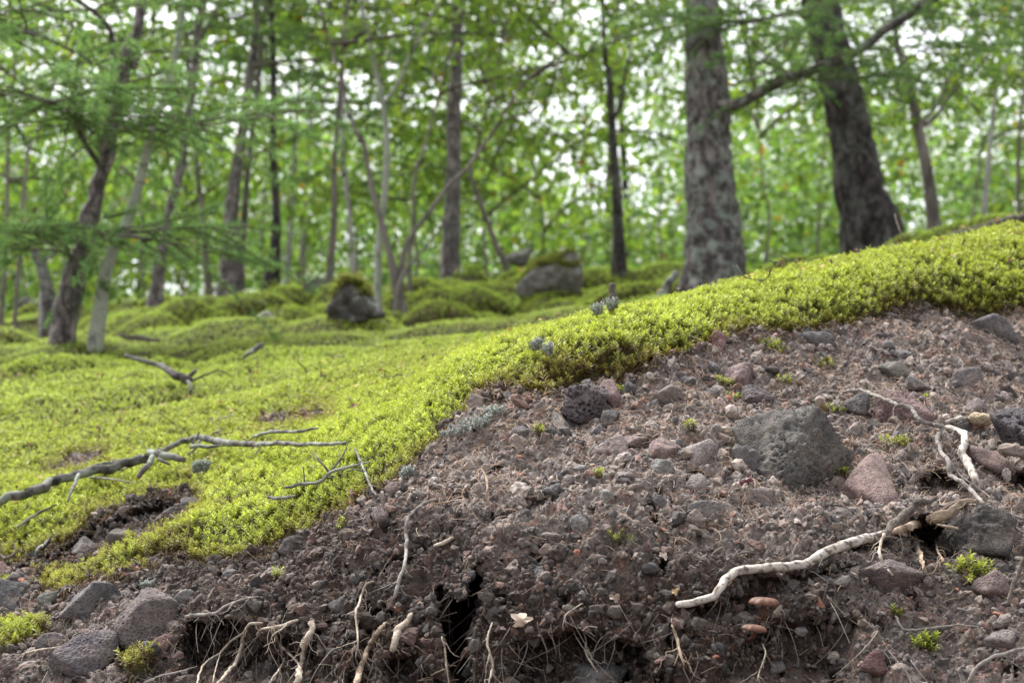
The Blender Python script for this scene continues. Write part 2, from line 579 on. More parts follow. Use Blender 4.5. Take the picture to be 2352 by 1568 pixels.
# ------- where the moss grows
EDGE = np.array([(-900, 1330), (0, 1292), (60, 1280), (120, 1300), (190, 1352), (260, 1346), (330, 1330), (400, 1302), (480, 1292), (560, 1290), (620, 1268),
        (680, 1228), (740, 1208), (800, 1182), (850, 1142), (900, 1116), (940, 1088), (1000, 1045), (1040, 1005), (1075, 945), (1105, 915), (1150, 898),
        (1200, 912), (1260, 932), (1300, 906), (1330, 886), (1390, 868), (1412, 882), (1450, 860), (1490, 848), (1550, 846), (1600, 822), (1640, 796),
        (1700, 776), (1800, 776), (1850, 770), (1900, 760), (1960, 756), (2000, 736), (2050, 702), (2100, 690), (2150, 704), (2220, 724), (2300, 712), (2352, 705), (3400, 690)], float)
HOLLOW = [(169, 1243), (214, 1201), (281, 1178), (338, 1156), (408, 1145), (439, 1133), (461, 1167), (422, 1192), (394, 1221), (332, 1235), (267, 1277), (211, 1316), (150, 1350), (40, 1340), (30, 1300), (112, 1274)]
HOLLOW2 = [(118, 1095), (157, 1060), (235, 1046), (205, 1077), (157, 1096)]
HOLLOW3 = [(600, 975), (680, 962), (760, 958), (740, 970), (650, 984), (605, 986)]
HOLLOW4 = [(330, 1292), (400, 1268), (430, 1280), (440, 1305), (350, 1330)]
PATCHES = [[(-60, 1440), (60, 1425), (112, 1435), (100, 1465), (50, 1490), (-60, 1515)], [(-50, 1360), (32, 1335), (34, 1352), (-20, 1392)],
           [(95, 1345), (160, 1330), (200, 1350), (150, 1372), (100, 1368)], [(280, 1520), (330, 1505), (345, 1530), (300, 1560)]]
rel = (V0 - np.interp(U0, EDGE[:, 0], EDGE[:, 1]))          # < 0: above the soil edge
wob = 22 * fbm(P0 * 18, 3, 5) + 14 * fbm(P0 * 60, 2, 9)
near_ = Yv < 3.9
mossd = -(rel + wob)                                        # distance inside the moss, in picture units
mossd[~near_] = 200
for H in (HOLLOW, HOLLOW2, HOLLOW3, HOLLOW4):
    q = np.where((Yv < 4.4) & (Yv > 2.3))[0]
    d = polydist(U0[q], V0[q], H); ins = inpoly(U0[q], V0[q], H)
    d = np.where(ins, -d, d) + wob[q] * 0.5
    mossd[q] = np.minimum(mossd[q], d)
for H in PATCHES:
    q = np.where((Yv < 3.0) & (Yv > 1.9))[0]
    d = polydist(U0[q], V0[q], H); ins = inpoly(U0[q], V0[q], H)
    d = np.where(ins, d, -d) + wob[q] * 0.8
    mossd[q] = np.maximum(mossd[q], d)
moss = sstep(-2, 4, mossd)
far_bare = fbm(P0 * np.array([2.2, 2.2, 2.2]), 3, 77)
moss = np.where(Yv > 14, 0.3, moss)

# ------- displacement
up = np.array([0, 0, 1.0])
D = np.zeros(len(P0))
nearsoil = np.where((Yv < 3.9) & (Yv > 1.0) & (np.abs(Av) < 0.5))[0]
pn = P0[nearsoil]
soilw = (1 - moss[nearsoil])
w1, w2 = worley(pn * 48 + 0.25 * fbm(pn * 60, 2, 3)[:, None], 4)
clod = (0.55 - w1) * sstep(0.02, 0.2, w2 - w1)
D[nearsoil] += soilw * (0.026 * fbm(pn * 6, 2, 12) + 0.024 * fbm(pn * 13, 4, 11) + 0.016 * clod + 0.010 * fbm(pn * 70, 3, 21, ridged=True) + 0.0055 * fbm(pn * 230, 3, 31, gain=.7))
# moss cushions, near
D[nearsoil] += moss[nearsoil] * (0.010 * sstep(0, 70, mossd[nearsoil]) + 0.012 * (0.6 - worley(pn * np.array([9, 7, 9]), 6)[0]) + 0.008 * fbm(pn * 26, 2, 41))
# moss hummocks, far: pillows with creases between them
fr = np.where((Yv > 3.0) & (Yv < 20))[0]
pf = P0[fr] + 0.18 * np.stack([fbm(P0[fr] * 2.5, 2, 51), fbm(P0[fr] * 2.5, 2, 52), 0 * fr], -1)
amp = sstep(3.0, 5.5, Yv[fr])
h1 = worley(np.stack([pf[:, 0] * 1.25, pf[:, 1] * 0.95, pf[:, 0] * 0], -1), 7)[0]
h2 = worley(np.stack([pf[:, 0] * 3.1, pf[:, 1] * 2.3, pf[:, 0] * 0], -1), 8)[0]
far2 = sstep(5.5, 8.5, Yv[fr])
dome = lambda h, k: np.sqrt(np.clip(1 - (h * k) ** 2, 0, 1))
hum = 0.30 * (dome(h1, 1.05) - .8) * far2 + (0.085 + 0.13 * far2) * (dome(h2, 1.1) - .75) * amp + 0.05 * fbm(pf * 1.5, 3, 61) * amp + 0.11 * fbm(pf * .75, 2, 62) * sstep(3.6, 6, Yv[fr]) - 0.17 * far2
crease_shade = np.zeros(len(P0)); crease_shade[fr] = np.clip(sstep(.74, .95, h1) * far2 + .9 * sstep(.66, .9, h2) * amp, 0, 1)
DZ = np.zeros(len(P0)); DZ[fr] = hum * np.where(np.abs(Av[fr]) < .6, 1, .6)
lean = np.zeros(len(P0)); lean[fr] = .25 * amp * .20 * np.clip(dome(h2, 1.1) - .25, 0, 1) + far2 * (0.30 * np.clip(dome(h1, 1.05) - .25, 0, 1) + 0.20 * np.clip(dome(h2, 1.1) - .25, 0, 1))
P1 = P0 + N0 * D[:, None] + up * DZ[:, None]
P1[:, 1] -= lean; P1[:, 0] -= lean * Av
# wide rise that carries the second larch and its mossy foot
# ------- hollows, cracks and undercuts of the cut face (pushed back from the path side)
DENTS = [  # polygon, depth (m), ramp (picture units)
    ([(1108, 1276), (1118, 1324), (1115, 1388), (1100, 1430), (1090, 1478), (1084, 1620), (1028, 1620), (1010, 1478), (996, 1425), (996, 1355), (1014, 1340), (1036, 1362), (1056, 1376), (1070, 1340), (1088, 1305)], 0.30, 10),
    ([(1122, 1072), (1150, 1070), (1168, 1084), (1150, 1098), (1122, 1094)], 0.07, 7),
    ([(1222, 1286), (1236, 1276), (1250, 1280), (1246, 1302), (1228, 1306)], 0.07, 6),
    ([(2085, 1190), (2140, 1180), (2190, 1215), (2210, 1280), (2170, 1308), (2100, 1290), (2070, 1240)], 0.13, 22),
    ([(2100, 1100), (2150, 1070), (2210, 1095), (2215, 1150), (2170, 1165), (2110, 1150)], 0.07, 22),
    ([(2295, 1100), (2370, 1070), (2400, 1130), (2310, 1140)], 0.09, 16),
    ([(1540, 1400), (1660, 1376), (1700, 1330), (1850, 1305), (1930, 1290), (1990, 1300), (1900, 1350), (1780, 1385), (1700, 1440), (1600, 1450)], 0.035, 26),
    ([(1940, 1262), (2030, 1240), (2050, 1262), (1960, 1284)], 0.04, 12),
    ([(430, 1425), (520, 1405), (600, 1440), (760, 1470), (800, 1600), (420, 1600), (400, 1500)], 0.11, 36),
    ([(560, 1480), (690, 1480), (700, 1600), (560, 1600)], 0.06, 25),
    ([(440, 1540), (520, 1520), (545, 1600), (430, 1600)], 0.07, 18),
    ([(790, 1560), (830, 1440), (880, 1460), (860, 1600), (790, 1600)], 0.05, 20),
    ([(880, 1505), (960, 1500), (1000, 1560), (980, 1610), (880, 1610)], 0.05, 20),
    ([(1180, 1470), (1330, 1440), (1500, 1480), (1520, 1620), (1150, 1620)], 0.06, 30),
    ([(1030, 1135), (1075, 1130), (1070, 1160), (1010, 1185)], 0.03, 12),
    ([(1100, 1180), (1190, 1170), (1180, 1200), (1120, 1215)], 0.03, 14),
    ([(1660, 1090), (1690, 1050), (1720, 1100), (1700, 1130), (1660, 1120)], 0.03, 12),
    ([(1700, 1440), (1900, 1400), (2000, 1420), (1950, 1600), (1600, 1600)], 0.035, 50),
]
q = np.where((Yv < 3.0) & (Yv > 1.75) & (np.abs(Av) < 0.31))[0]
U1, V1 = project(P1[q])
wu = U1 + 10 * fbm(P1[q] * 45, 3, 91); wv = V1 + 10 * fbm(P1[q] * 45, 3, 92)
push = np.zeros(len(q))
for poly, dep, rmp in DENTS:
    ins = inpoly(wu, wv, poly)
    dd = polydist(wu[ins], wv[ins], poly)
    push[ins] = np.maximum(push[ins], dep * sstep(0, rmp, dd))
hol = inpoly(wu, wv, HOLLOW); dd = polydist(wu[hol], wv[hol], HOLLOW)
push[hol] = np.maximum(push[hol], 0.05 * sstep(0, 22, dd))
dirs = unit(P1[q] * np.array([1, 1, 0]) + np.array([0, 0, 0.25]))
P1[q] += dirs * (push * (1 + .35 * fbm(P1[q] * 40, 3, 95)) + sstep(.01, .04, push) * .008 * fbm(P1[q] * 120, 3, 96))[:, None]
q2 = np.where((Yv < 2.75) & (Yv > 1.75) & (np.abs(Av) < 0.5) & (moss < .3))[0]
lowz = sstep(-200, 60, V0[q2] - np.interp(U0[q2], [c_[0] for c_ in COLS], [c_[2][0] for c_ in COLS]))
pit = sstep(.16, .42, fbm(P1[q2] * 24, 4, 97, gain=.65)) * (.012 + .036 * lowz)
P1[q2] += unit(P1[q2] * np.array([1, 1, 0]) + np.array([0, 0, -.1])) * pit[:, None]
G1 = P1.reshape(NA, NR, 3)
GN1, GA1 = grid_normals(G1)
N1 = GN1.reshape(-1, 3); AREA = GA1.reshape(-1)

# ------- soil colour: dry pinkish grey-brown above, damp lower down and darkened further as painted-in shade
kbreak = np.interp(U0, [c[0] for c in COLS], [c[2][0] for c in COLS])
moist_shade = sstep(-160, 130, V0 - kbreak + 90 * fbm(P0 * 9, 3, 101))
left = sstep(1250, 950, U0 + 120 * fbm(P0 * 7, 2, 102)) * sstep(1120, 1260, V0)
moist_shade = np.clip(np.maximum(moist_shade, 0.85 * left), 0, 1)
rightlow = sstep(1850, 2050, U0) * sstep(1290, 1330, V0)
moist_shade = moist_shade * (1 - 0.75 * rightlow)
moist_shade = np.clip(moist_shade - 0.5 * sstep(480, 260, U0), 0, 1)
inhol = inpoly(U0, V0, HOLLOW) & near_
moist_shade = np.where(inhol, 0.8, moist_shade)
dry = np.array([0.222, 0.190, 0.171]); wet_shade = np.array([0.048, 0.033, 0.026])
sc = dry + (wet_shade - dry) * moist_shade[:, None]
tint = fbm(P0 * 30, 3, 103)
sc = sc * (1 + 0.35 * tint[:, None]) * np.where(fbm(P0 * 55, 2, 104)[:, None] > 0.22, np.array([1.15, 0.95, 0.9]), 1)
under = np.array([0.050, 0.047, 0.014])
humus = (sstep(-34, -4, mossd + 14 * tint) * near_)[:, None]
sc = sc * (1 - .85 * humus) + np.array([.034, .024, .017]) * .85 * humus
gc = sc * (1 - moss[:, None]) + under * moss[:, None]
gc = np.where((Yv > 3.9)[:, None], np.array([0.052, 0.046, 0.016]) * (1 + .3 * far_bare[:, None]), gc)
i_ = (np.arange(NA - 1)[:, None] * NR + np.arange(NR - 1)[None]).reshape(-1)
quads = np.stack([i_, i_ + NR, i_ + NR + 1, i_ + 1], -1)
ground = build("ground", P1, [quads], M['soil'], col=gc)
ground['kind'] = 'structure'
# the path and forest floor beyond the fan, one low sheet to the horizon
n = 60
gx, gy = np.meshgrid(np.linspace(-1, 1, n), np.linspace(-1, 1, n), indexing='ij')
gx = np.sign(gx) * np.abs(gx) ** 3 * 400; gy = np.sign(gy) * np.abs(gy) ** 3 * 400
Vp = np.stack([gx, gy, -0.95 + 0 * gx], -1).reshape(-1, 3)
i_ = (np.arange(n - 1)[:, None] * n + np.arange(n - 1)[None]).reshape(-1)
path = build("path", Vp, [np.stack([i_, i_ + n, i_ + n + 1, i_ + 1], -1)], M['soil'], col=np.broadcast_to(np.array([0.12, 0.095, 0.082]), Vp.shape))
path['kind'] = 'structure'

# ------------------------------------------------------------------ what the camera ray meets first on the ground
CS = 4
bw, bh = 2560 // CS, 1760 // CS
UU, VV = project(P1)
ok = (UU > -100) & (UU < 2456) & (VV > -60) & (VV < 1696) & (Yv < 30)
idx = np.where(ok)[0]
idx = idx[np.argsort(-P1[idx, 1])]
zb = np.full((bw, bh), -1, np.int64)
zb[((UU[idx] + 100) / CS).astype(int), ((VV[idx] + 60) / CS).astype(int)] = idx
for _ in range(3):                                           # fill pin holes from the neighbour nearest the camera
    for ax, sh in ((0, 1), (0, -1), (1, 1), (1, -1)):
        s = np.roll(zb, sh, ax)
        zb = np.where((zb < 0) & (s >= 0), s, zb)
def hit_i(u, v):
    i = np.clip(((np.asarray(u) + 100) / CS).astype(int), 0, bw - 1)
    j = np.clip(((np.asarray(v) + 60) / CS).astype(int), 0, bh - 1)
    r = zb[i, j]
    return r
def hit(u, v):
    """ground point behind a picture point"""
    k = hit_i(np.array([u]), np.array([v]))[0]
    while k < 0:
        v += CS
        k = hit_i(np.array([u]), np.array([v]))[0]
    return at(u, v, P1[k, 1]), N0[k]
visible = np.zeros(len(P1), bool)
kk = hit_i(UU, VV)
visible[ok] = (P1[ok, 1] < P1[np.maximum(kk[ok], 0), 1] + 0.10)

# ------------------------------------------------------------------ moss shoots
def shoot_template(nl, r, kind):
    V, Fq, tt = [], [], []
    lean = r.uniform(-.12, .12, 2)
    def add(p, d, L, w, t0, t1):
        d = unit(d); s = unit(np.cross(d, [0.1, 0.05, 1])) * w
        droop = np.array([0, 0, -0.18 * L])
        b = len(V)
        V.extend([p, p + d * L * .45 + s, p + d * L + droop, p + d * L * .45 - s])
        tt.extend([t0, (t0 + t1) / 2, t1, (t0 + t1) / 2])
        Fq.append([b, b + 1, b + 2, b + 3])
    for i in range(nl):
        h = 0.28 + 0.62 * (i / max(nl - 1, 1))
        az = i * 2.399 + r.uniform(-.4, .4)
        upf = 0.45 + 1.5 * (h - .28) ** 1.3 + r.uniform(-.15, .15)
        d = np.array([cos(az), sin(az), upf])
        L = (0.52 - 0.16 * h) * r.uniform(.8, 1.2)
        p = np.array([lean[0] * h, lean[1] * h, h])
        add(p, d, L, 0.062 if kind else 0.10, h - .1, min(1.0, h + 0.25))
    # brown lower stem
    b = len(V)
    V.extend([np.array([-.05, 0, -.5]), np.array([.05, 0, -.5]), np.array([.04, .01, .5]), np.array([-.04, 0, .5])]); tt.extend([0, 0, .25, .25])
    Fq.append([b, b + 1, b + 2, b + 3])
    return np.array(V), np.array(Fq), np.array(tt)

def moss_color(t, dry_shade, bright):
    """t (k,) along the shoot, dryk / bright (n,) -> (n,k,3)"""
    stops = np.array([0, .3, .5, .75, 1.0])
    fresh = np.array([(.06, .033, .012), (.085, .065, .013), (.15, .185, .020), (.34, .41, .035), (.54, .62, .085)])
    dry_shade_c = np.array([(.08, .042, .015), (.12, .066, .022), (.155, .105, .026), (.20, .175, .03), (.29, .28, .055)])
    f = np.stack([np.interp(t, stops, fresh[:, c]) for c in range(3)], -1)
    g = np.stack([np.interp(t, stops, dry_shade_c[:, c]) for c in range(3)], -1)
    k = dry_shade[:, None, None]
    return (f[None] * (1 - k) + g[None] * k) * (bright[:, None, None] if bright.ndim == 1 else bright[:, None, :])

r = np.random.default_rng(21)
def spacing(y): return 0.0060 * np.maximum(1, y / 2.8) ** 0.74
bag = Bag()
cand = np.where((moss > 0.5) & (np.abs(Av) < 0.48) & (Yv < 13.5))[0]
lam = AREA[cand] / spacing(Yv[cand]) ** 2 * (1 + .7 * sstep(4.5, 6.5, Yv[cand]))
lam *= np.where(Yv[cand] > 4, sstep(.05, .45, N1[cand, 2]) * (1 - .9 * sstep(.35, .8, crease_shade[cand])), 1)
lam *= np.where(visible[cand], 1.0, np.where(Yv[cand] < 5, 0.3, 0.12))
cnt = r.poisson(np.minimum(lam, 60))
sel = np.repeat(cand, cnt)
ci, ri = sel // NR, sel % NR
ci2 = np.clip(ci + 1, 0, NA - 1); ri2 = np.clip(ri + 1, 0, NR - 1)
e1 = G1[ci2, ri] - G1[ci, ri]; e2 = G1[ci, ri2] - G1[ci, ri]
pos = P1[sel] + e1 * r.uniform(-.5, .5, (len(sel), 1)) + e2 * r.uniform(-.5, .5, (len(sel), 1))
ys = pos[:, 1]
lodn = np.where(ys < 3.3, 0, np.where(ys < 5.2, 1, 2))
patch = fbm(pos * 11, 3, 201); patch2 = fbm(pos * 2.6, 3, 202)
edge_dry = sstep(45, 0, mossd[sel]) * (ys < 3.6)
du_, dv_ = project(pos)
brown_spot = np.exp(-(((du_ - 1290) / 90) ** 2 + ((dv_ - 880) / 60) ** 2)) + 0.8 * np.exp(-(((du_ - 1440) / 60) ** 2 + ((dv_ - 830) / 40) ** 2))
dry_shade = np.clip(0.05 + 0.65 * patch + 0.65 * edge_dry + 0.8 * brown_spot * (ys < 3.2) + r.normal(0, .12, len(sel)) + 0.35 * np.maximum(patch2, 0) + 0.5 * crease_shade[sel] + 0.30 * sstep(.1, .5, fbm(pos * 1.7, 3, 205)) * (ys > 3.2), 0, 1)  # dry patches and edges; hummock creases browned to stand in for shade
dry_shade = dry_shade * (1 - .5 * sstep(5, 8, ys))
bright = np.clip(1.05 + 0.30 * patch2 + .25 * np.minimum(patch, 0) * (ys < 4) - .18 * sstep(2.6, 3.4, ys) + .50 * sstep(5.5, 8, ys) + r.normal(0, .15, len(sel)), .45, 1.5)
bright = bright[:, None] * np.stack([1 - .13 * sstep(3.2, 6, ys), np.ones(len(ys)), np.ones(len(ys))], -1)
axis = unit(N1[sel] * 0.55 + up * 0.75 + r.normal(0, 1, (len(sel), 3)) * np.where(ys < 4, .26, .11)[:, None])
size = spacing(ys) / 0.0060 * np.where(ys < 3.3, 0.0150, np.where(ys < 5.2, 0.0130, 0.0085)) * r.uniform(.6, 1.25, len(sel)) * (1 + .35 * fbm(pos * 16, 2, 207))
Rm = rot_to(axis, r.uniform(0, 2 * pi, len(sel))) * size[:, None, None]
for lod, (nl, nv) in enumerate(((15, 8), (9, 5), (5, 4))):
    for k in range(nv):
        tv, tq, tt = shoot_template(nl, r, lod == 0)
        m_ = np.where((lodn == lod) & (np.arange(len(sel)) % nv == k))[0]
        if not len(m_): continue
        V, Fq, C = scatter(tv, tq, pos[m_], Rm[m_], moss_color(tt, dry_shade[m_], bright[m_]))
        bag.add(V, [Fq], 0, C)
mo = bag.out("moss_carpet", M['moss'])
mo['kind'] = 'stuff'; mo['label'] = 'bright yellow-green moss carpet covering the slope and the top of the bank'
print("moss shoots", len(sel), np.bincount(lodn))
# ------------------------------------------------------------------ loose ground cover of the cut face
import bmesh
def ico(level):
    bm = bmesh.new()
    bmesh.ops.create_icosphere(bm, subdivisions=level, radius=1.0)
    V = np.array([v.co[:] for v in bm.verts]); Fc = np.array([[v.index for v in f.verts] for f in bm.faces])
    bm.free()
    return V, Fc
ICO = {k: ico(k) for k in (1, 2, 3, 4, 5, 6)}

def facet(d, r, n, p=12, lo=0.72):
    """radius of a rounded random polytope in directions d"""
    nn = unit(r.normal(size=(n, 3))); ds = r.uniform(lo, 1.05, n)
    s = np.maximum(d @ nn.T, 0) / ds
    return 1.0 / np.maximum((s ** p).sum(1) ** (1 / p), 0.55)

r = np.random.default_rng(5)
PUSH = np.zeros(len(P1)); PUSH[q] = push
soilv = np.where((moss < 0.5) & (PUSH < 0.12) & (Yv > 1.80) & (Yv < 3.6) & (np.abs(Av) < 0.40) & (P1[:, 2] > -0.35))[0]
parea = AREA[soilv] / AREA[soilv].sum()
def soil_points(n, w=None):
    p = parea if w is None else parea * w
    s = r.choice(soilv, n, p=p / p.sum())
    jit = r.normal(0, .0006, (n, 3))
    return s, P1[s] + jit
PAL = np.array([(.18, .16, .152), (.12, .113, .115), (.215, .18, .16), (.25, .20, .178), (.21, .14, .122), (.08, .074, .074), (.30, .26, .235), (.19, .16, .138)])
bag = Bag()
def clods(n, lo, hi, lvl, nvar):
    s, pos = soil_points(n, np.clip(.3 + 1.5 * fbm(P1[soilv] * 7, 2, 331), .03, 3))
    size = lo * (hi / lo) ** (r.random(n) ** 1.8)
    for k in range(nvar):
        d, Fc = ICO[lvl]
        rad = 1 + .55 * fbm(d * 1.8 + k * 5.1, 4, k + 40, gain=.65) + .18 * fbm(d * 7 + k, 2, k + 60, ridged=True)
        tv = d * rad[:, None] * np.array([1, r.uniform(.7, 1), r.uniform(.45, .8)])
        m_ = np.where(np.arange(n) % nvar == k)[0]
        base = gc[s[m_]] * r.uniform(.85, 1.45, (len(m_), 1))
        cc = np.repeat(base[:, None], len(tv), 1) * (1 + .22 * r.normal(size=(len(m_), len(tv), 1)))
        V, Fq, c3 = scatter(tv, Fc, pos[m_] + N0[s[m_]] * (size[m_] * .06)[:, None], rand_rot(len(m_), r) * (size[m_] * .5)[:, None, None], np.clip(cc, .01, 1))
        bag.add(V, [Fq], 0, c3)
def stones(n, lo, hi, power, lvl, nvar, sink=0.25, w=None):
    s, pos = soil_points(n, w)
    size = lo * (hi / lo) ** (r.random(n) ** power)
    ci = r.choice(len(PAL), n, p=[.22, .16, .2, .1, .07, .1, .06, .09])
    C = PAL[ci] * r.uniform(.75, 1.4, (n, 1)) * (1 - 0.6 * moist_shade[s][:, None])
    C = C * np.array([1.02, .99, .96])
    C = np.where((r.random(n) < .012)[:, None], np.array([.36, .17, .12]) * (1 - .4 * moist_shade[s][:, None]), C)
    for k in range(nvar):
        d, Fc = ICO[lvl]
        rad = facet(d, r, 10 if lvl > 1 else 7, 26, .55) * (1 + .30 * fbm(d * 2.2 + k * 9.1, 2, k) + (0.22 * fbm(d * 5 + k, 2, k + 5) if lvl > 1 else 0))
        tv = d * rad[:, None] * np.array([1, r.uniform(.7, 1), r.uniform(.5, .85)])
        m_ = np.where(np.arange(n) % nvar == k)[0]
        R = rand_rot(len(m_), r) * (size[m_] * .5)[:, None, None]
        cc = np.repeat(C[m_][:, None], len(tv), 1) * (1 + .10 * r.normal(size=(len(m_), len(tv), 1)))
        V, Fq, c3 = scatter(tv, Fc, pos[m_] + N0[s[m_]] * (size[m_] * sink)[:, None], R, cc)
        bag.add(V, [Fq], 0, c3)
pocket = np.clip(fbm(P1[soilv] * 9, 3, 301) + .45, .05, 2)
stones(52000, .0018, .0048, 1.0, 1, 14)
stones(12000, .004, .0095, 1.6, 1, 14, .2, pocket)
stones(5000, .008, .015, 2.2, 2, 16, .12, pocket)
stones(150, .015, .026, 1.8, 3, 14, .10, pocket)
clods(560, .010, .026, 3, 14)
clods(4200, .004, .010, 2, 14)
gr = bag.out("gravel", M['gravel'], smooth=False)
gr['kind'] = 'stuff'; gr['label'] = 'loose grey, brown and reddish scoria crumbs lying over the cut soil face'

# needle litter and fine fibres
bag = Bag()
def strips(n, lo, hi, wid, cols, w, lift, curl, segs=3, down=0.0):
    s, pos = soil_points(n, w)
    nrm = N0[s]
    tg = unit(np.cross(nrm, r.normal(size=(n, 3))))
    if down: tg = unit(tg * (1 - down) + down * unit(np.array([0, -.4, -1.0]) + r.normal(0, .25, (n, 3))))
    side = np.cross(nrm, tg)
    L = r.uniform(lo, hi, n); k = r.normal(0, curl, n)
    t = np.linspace(0, 1, segs + 1)
    ctr = (pos[:, None] + nrm[:, None] * (lift * (0.4 + np.sin(t * pi))[None, :, None]) * r.uniform(.3, 1.4, (n, 1, 1))
           + tg[:, None] * (L[:, None] * t[None])[..., None] + side[:, None] * (L[:, None] * k[:, None] * (t[None] ** 2))[..., None])
    wv = unit(side[:, None] + .8 * nrm[:, None] * r.normal(size=(n, 1, 1))) * wid
    V = np.stack([ctr - wv, ctr + wv], 2).reshape(n, -1, 3)
    m_ = 2 * (segs + 1)
    b = np.arange(segs)[:, None] * 2
    fq = (b + np.array([[0, 1, 3, 2]]))
    Fq = (fq[None] + (np.arange(n) * m_)[:, None, None]).reshape(-1, 4)
    C = np.array(cols)[r.integers(0, len(cols), n)] * r.uniform(.7, 1.2, (n, 1)) * (1 - .35 * moist_shade[s][:, None])
    bag.add(V.reshape(-1, 3), [Fq], 0, np.repeat(C[:, None], m_, 1).reshape(-1, 3))
uy = V0[soilv]
upper = np.clip(sstep(1330, 900, uy) * .9 + .12, 0, 1) * np.clip(.5 + 1.6 * fbm(P1[soilv] * 8, 3, 311), .04, 3)
upper = upper * np.where(moist_shade[soilv] > .6, .3, 1)
strips(17000, .010, .022, .00036, [(.36, .25, .17), (.28, .19, .13), (.42, .33, .25), (.24, .15, .10)], upper, .0022, .25)
_sv, _pa = soilv, parea
soilv = np.where((np.abs(mossd + 3) < 9) & (Yv < 3.4) & (Yv > 1.9) & (np.abs(Av) < .29))[0]; parea = AREA[soilv] / AREA[soilv].sum()
strips(4200, .008, .022, .0005, [(.13, .075, .03), (.20, .12, .05), (.085, .05, .02), (.27, .19, .09), (.16, .14, .04)], None, .006, .6, 3, .45)
soilv, parea = _sv, _pa
lt = bag.out("needle_litter", M['litter'])
lt['kind'] = 'stuff'; lt['label'] = 'dry tan larch needles strewn over the bare soil'
bag = Bag()
lower = sstep(1280, 1420, uy) * np.clip(.4 + 1.8 * fbm(P1[soilv] * 14, 2, 321), .02, 3) * np.where(U0[soilv] < 1000, 1.6, 1)
strips(5200, .015, .05, .00026, [(.22, .17, .14), (.12, .085, .07), (.42, .37, .32), (.16, .10, .075)], lower, .005, .5, 5, .75)
strips(1100, .03, .075, .00032, [(.30, .25, .20), (.20, .15, .12), (.44, .39, .33)], lower, .007, .45, 7, .85)
strips(1400, .006, .02, .0003, [(.14, .10, .08), (.25, .2, .16)], None, .004, .5, 3, .3)
rh = bag.out("root_hairs", M['root_hair'])
rh['kind'] = 'stuff'; rh['label'] = 'fine hair-like rootlets hanging from the dark lower soil'

# ------------------------------------------------------------------ rocks
PX = lambda y: y / F          # metres per picture unit at distance y (roughly)
def rock(u, v, w, h, color, label, mat='rock', seed=0, ang=0, lvl=4, nf=12, p=12, depth=.75, sink=.25, pore=0.0, pscale=180, rough=.07, psize=.2, y=None, name="rock", group=None, shape=None, cat="rock"):
    rr = np.random.default_rng(1000 + seed)
    if y is None:
        pt, nrm = hit(u, v)
    else:
        hy = hit(u, v + .55 * h)[0][1]
        y = min(hy, 15.0) + .1
        pt, nrm = at(u, v, y), np.array([0, -.5, .8])
    yy = pt[1]
    sl = math.atan2(max(-nrm[1], 0), max(nrm[2], .05))
    tilt = .74 * (pi / 2 - min(sl, pi / 2)) if y is None else 0.25
    tilt = min(tilt, .9)
    h = h / cos(max(tilt - .12, 0)) * .97
    W, H = w * yy / F, h * yy / F
    d, Fc = ICO[lvl]
    rad = facet(d, rr, nf, p)
    q = d * rad[:, None]
    ext = (q.max(0) - q.min(0)) / 2
    q = (q - (q.max(0) + q.min(0)) / 2) / ext
    dims = np.array([W / 2, depth * (W + H) / 4, H / 2])
    if shape is not None: q = shape(q)
    V = q * dims
    sz = (W + H) / 2
    nn = unit(q / dims)
    disp = rough * sz * fbm(V / sz * 3.2 + seed * 3.7, 4, seed) + 0.3 * rough * sz * fbm(V / sz * 14 + seed, 3, seed + 3, ridged=True)
    if pore:
        a, b = worley(V * pscale + .3 * fbm(V * pscale * .7, 2, 1)[:, None], seed)
        sizev = psize * (1 + .9 * fbm(V * 30 + seed, 2, seed + 9))
        disp -= pore * sstep(sizev + .07, sizev - .07, a)
        a2, _ = worley(V * pscale * 2.1, seed + 2)
        disp -= .35 * pore * sstep(.30, .16, a2)
    V = V + nn * disp[:, None]
    c, s = cos(radians(ang)), sin(radians(ang))
    V = np.stack([V[:, 0] * c - V[:, 2] * s, V[:, 1], V[:, 0] * s + V[:, 2] * c], -1)
    ct, st_ = cos(tilt), sin(tilt)
    V = np.stack([V[:, 0], V[:, 1] * ct + V[:, 2] * st_, V[:, 2] * ct - V[:, 1] * st_], -1)
    ctr = pt + np.array([0, ct, -st_]) * (sink - .32) * dims[1]
    o = build(name, V + ctr, [Fc], M[mat], origin=ctr)
    g_ = sum(color) / 3
    o.color = (*[x * .72 + g_ * .28 for x in color], 1)
    thing(o, label, cat, group)
    return o

GREY = (.135, .125, .122); DGREY = (.062, .058, .06); RED = (.165, .085, .075); PURP = (.105, .082, .085); PINK = (.25, .185, .165)
LIGHT = (.29, .25, .23); BROWN = (.125, .098, .082); DRED = (.10, .045, .042); TAN = (.42, .31, .17); ORANGE = (.36, .19, .13)

def two_face(q):
    """the big block: a ridge runs down its face, the far top corner is broken off in steps"""
    q = q.copy()
    x, y, z = q.T
    rx = 0.10 + 0.30 * z
    front = sstep(.35, -.2, y)
    y = y - front * (.46 * np.clip(1 - np.abs(x - rx) / .6, 0, 1) ** .8 - .18)
    st = (z * 3.2 + 1.2 * x) % 1.0
    y = y - front * .36 * (st - .5) * sstep(.05, .2, x - rx) * sstep(-.45, -.1, z)
    q[:, 1] = y
    return q
rock(1812, 1070, 286, 222, (.100, .090, .080), 'large grey vesicular lava block with a ridge down its face, biggest stone in the bank', 'rock', 1, -8, 6, 12, 15, .60, .36, .0055, 165, .085, psize=.22, shape=two_face)
rock(1998, 1140, 120, 225, (.225, .142, .128), 'upright pinkish-red porous slab leaning beside the large grey block', 'rock', 2, -10, 5, 10, 14, .55, -.25, .0016, 300, .03)
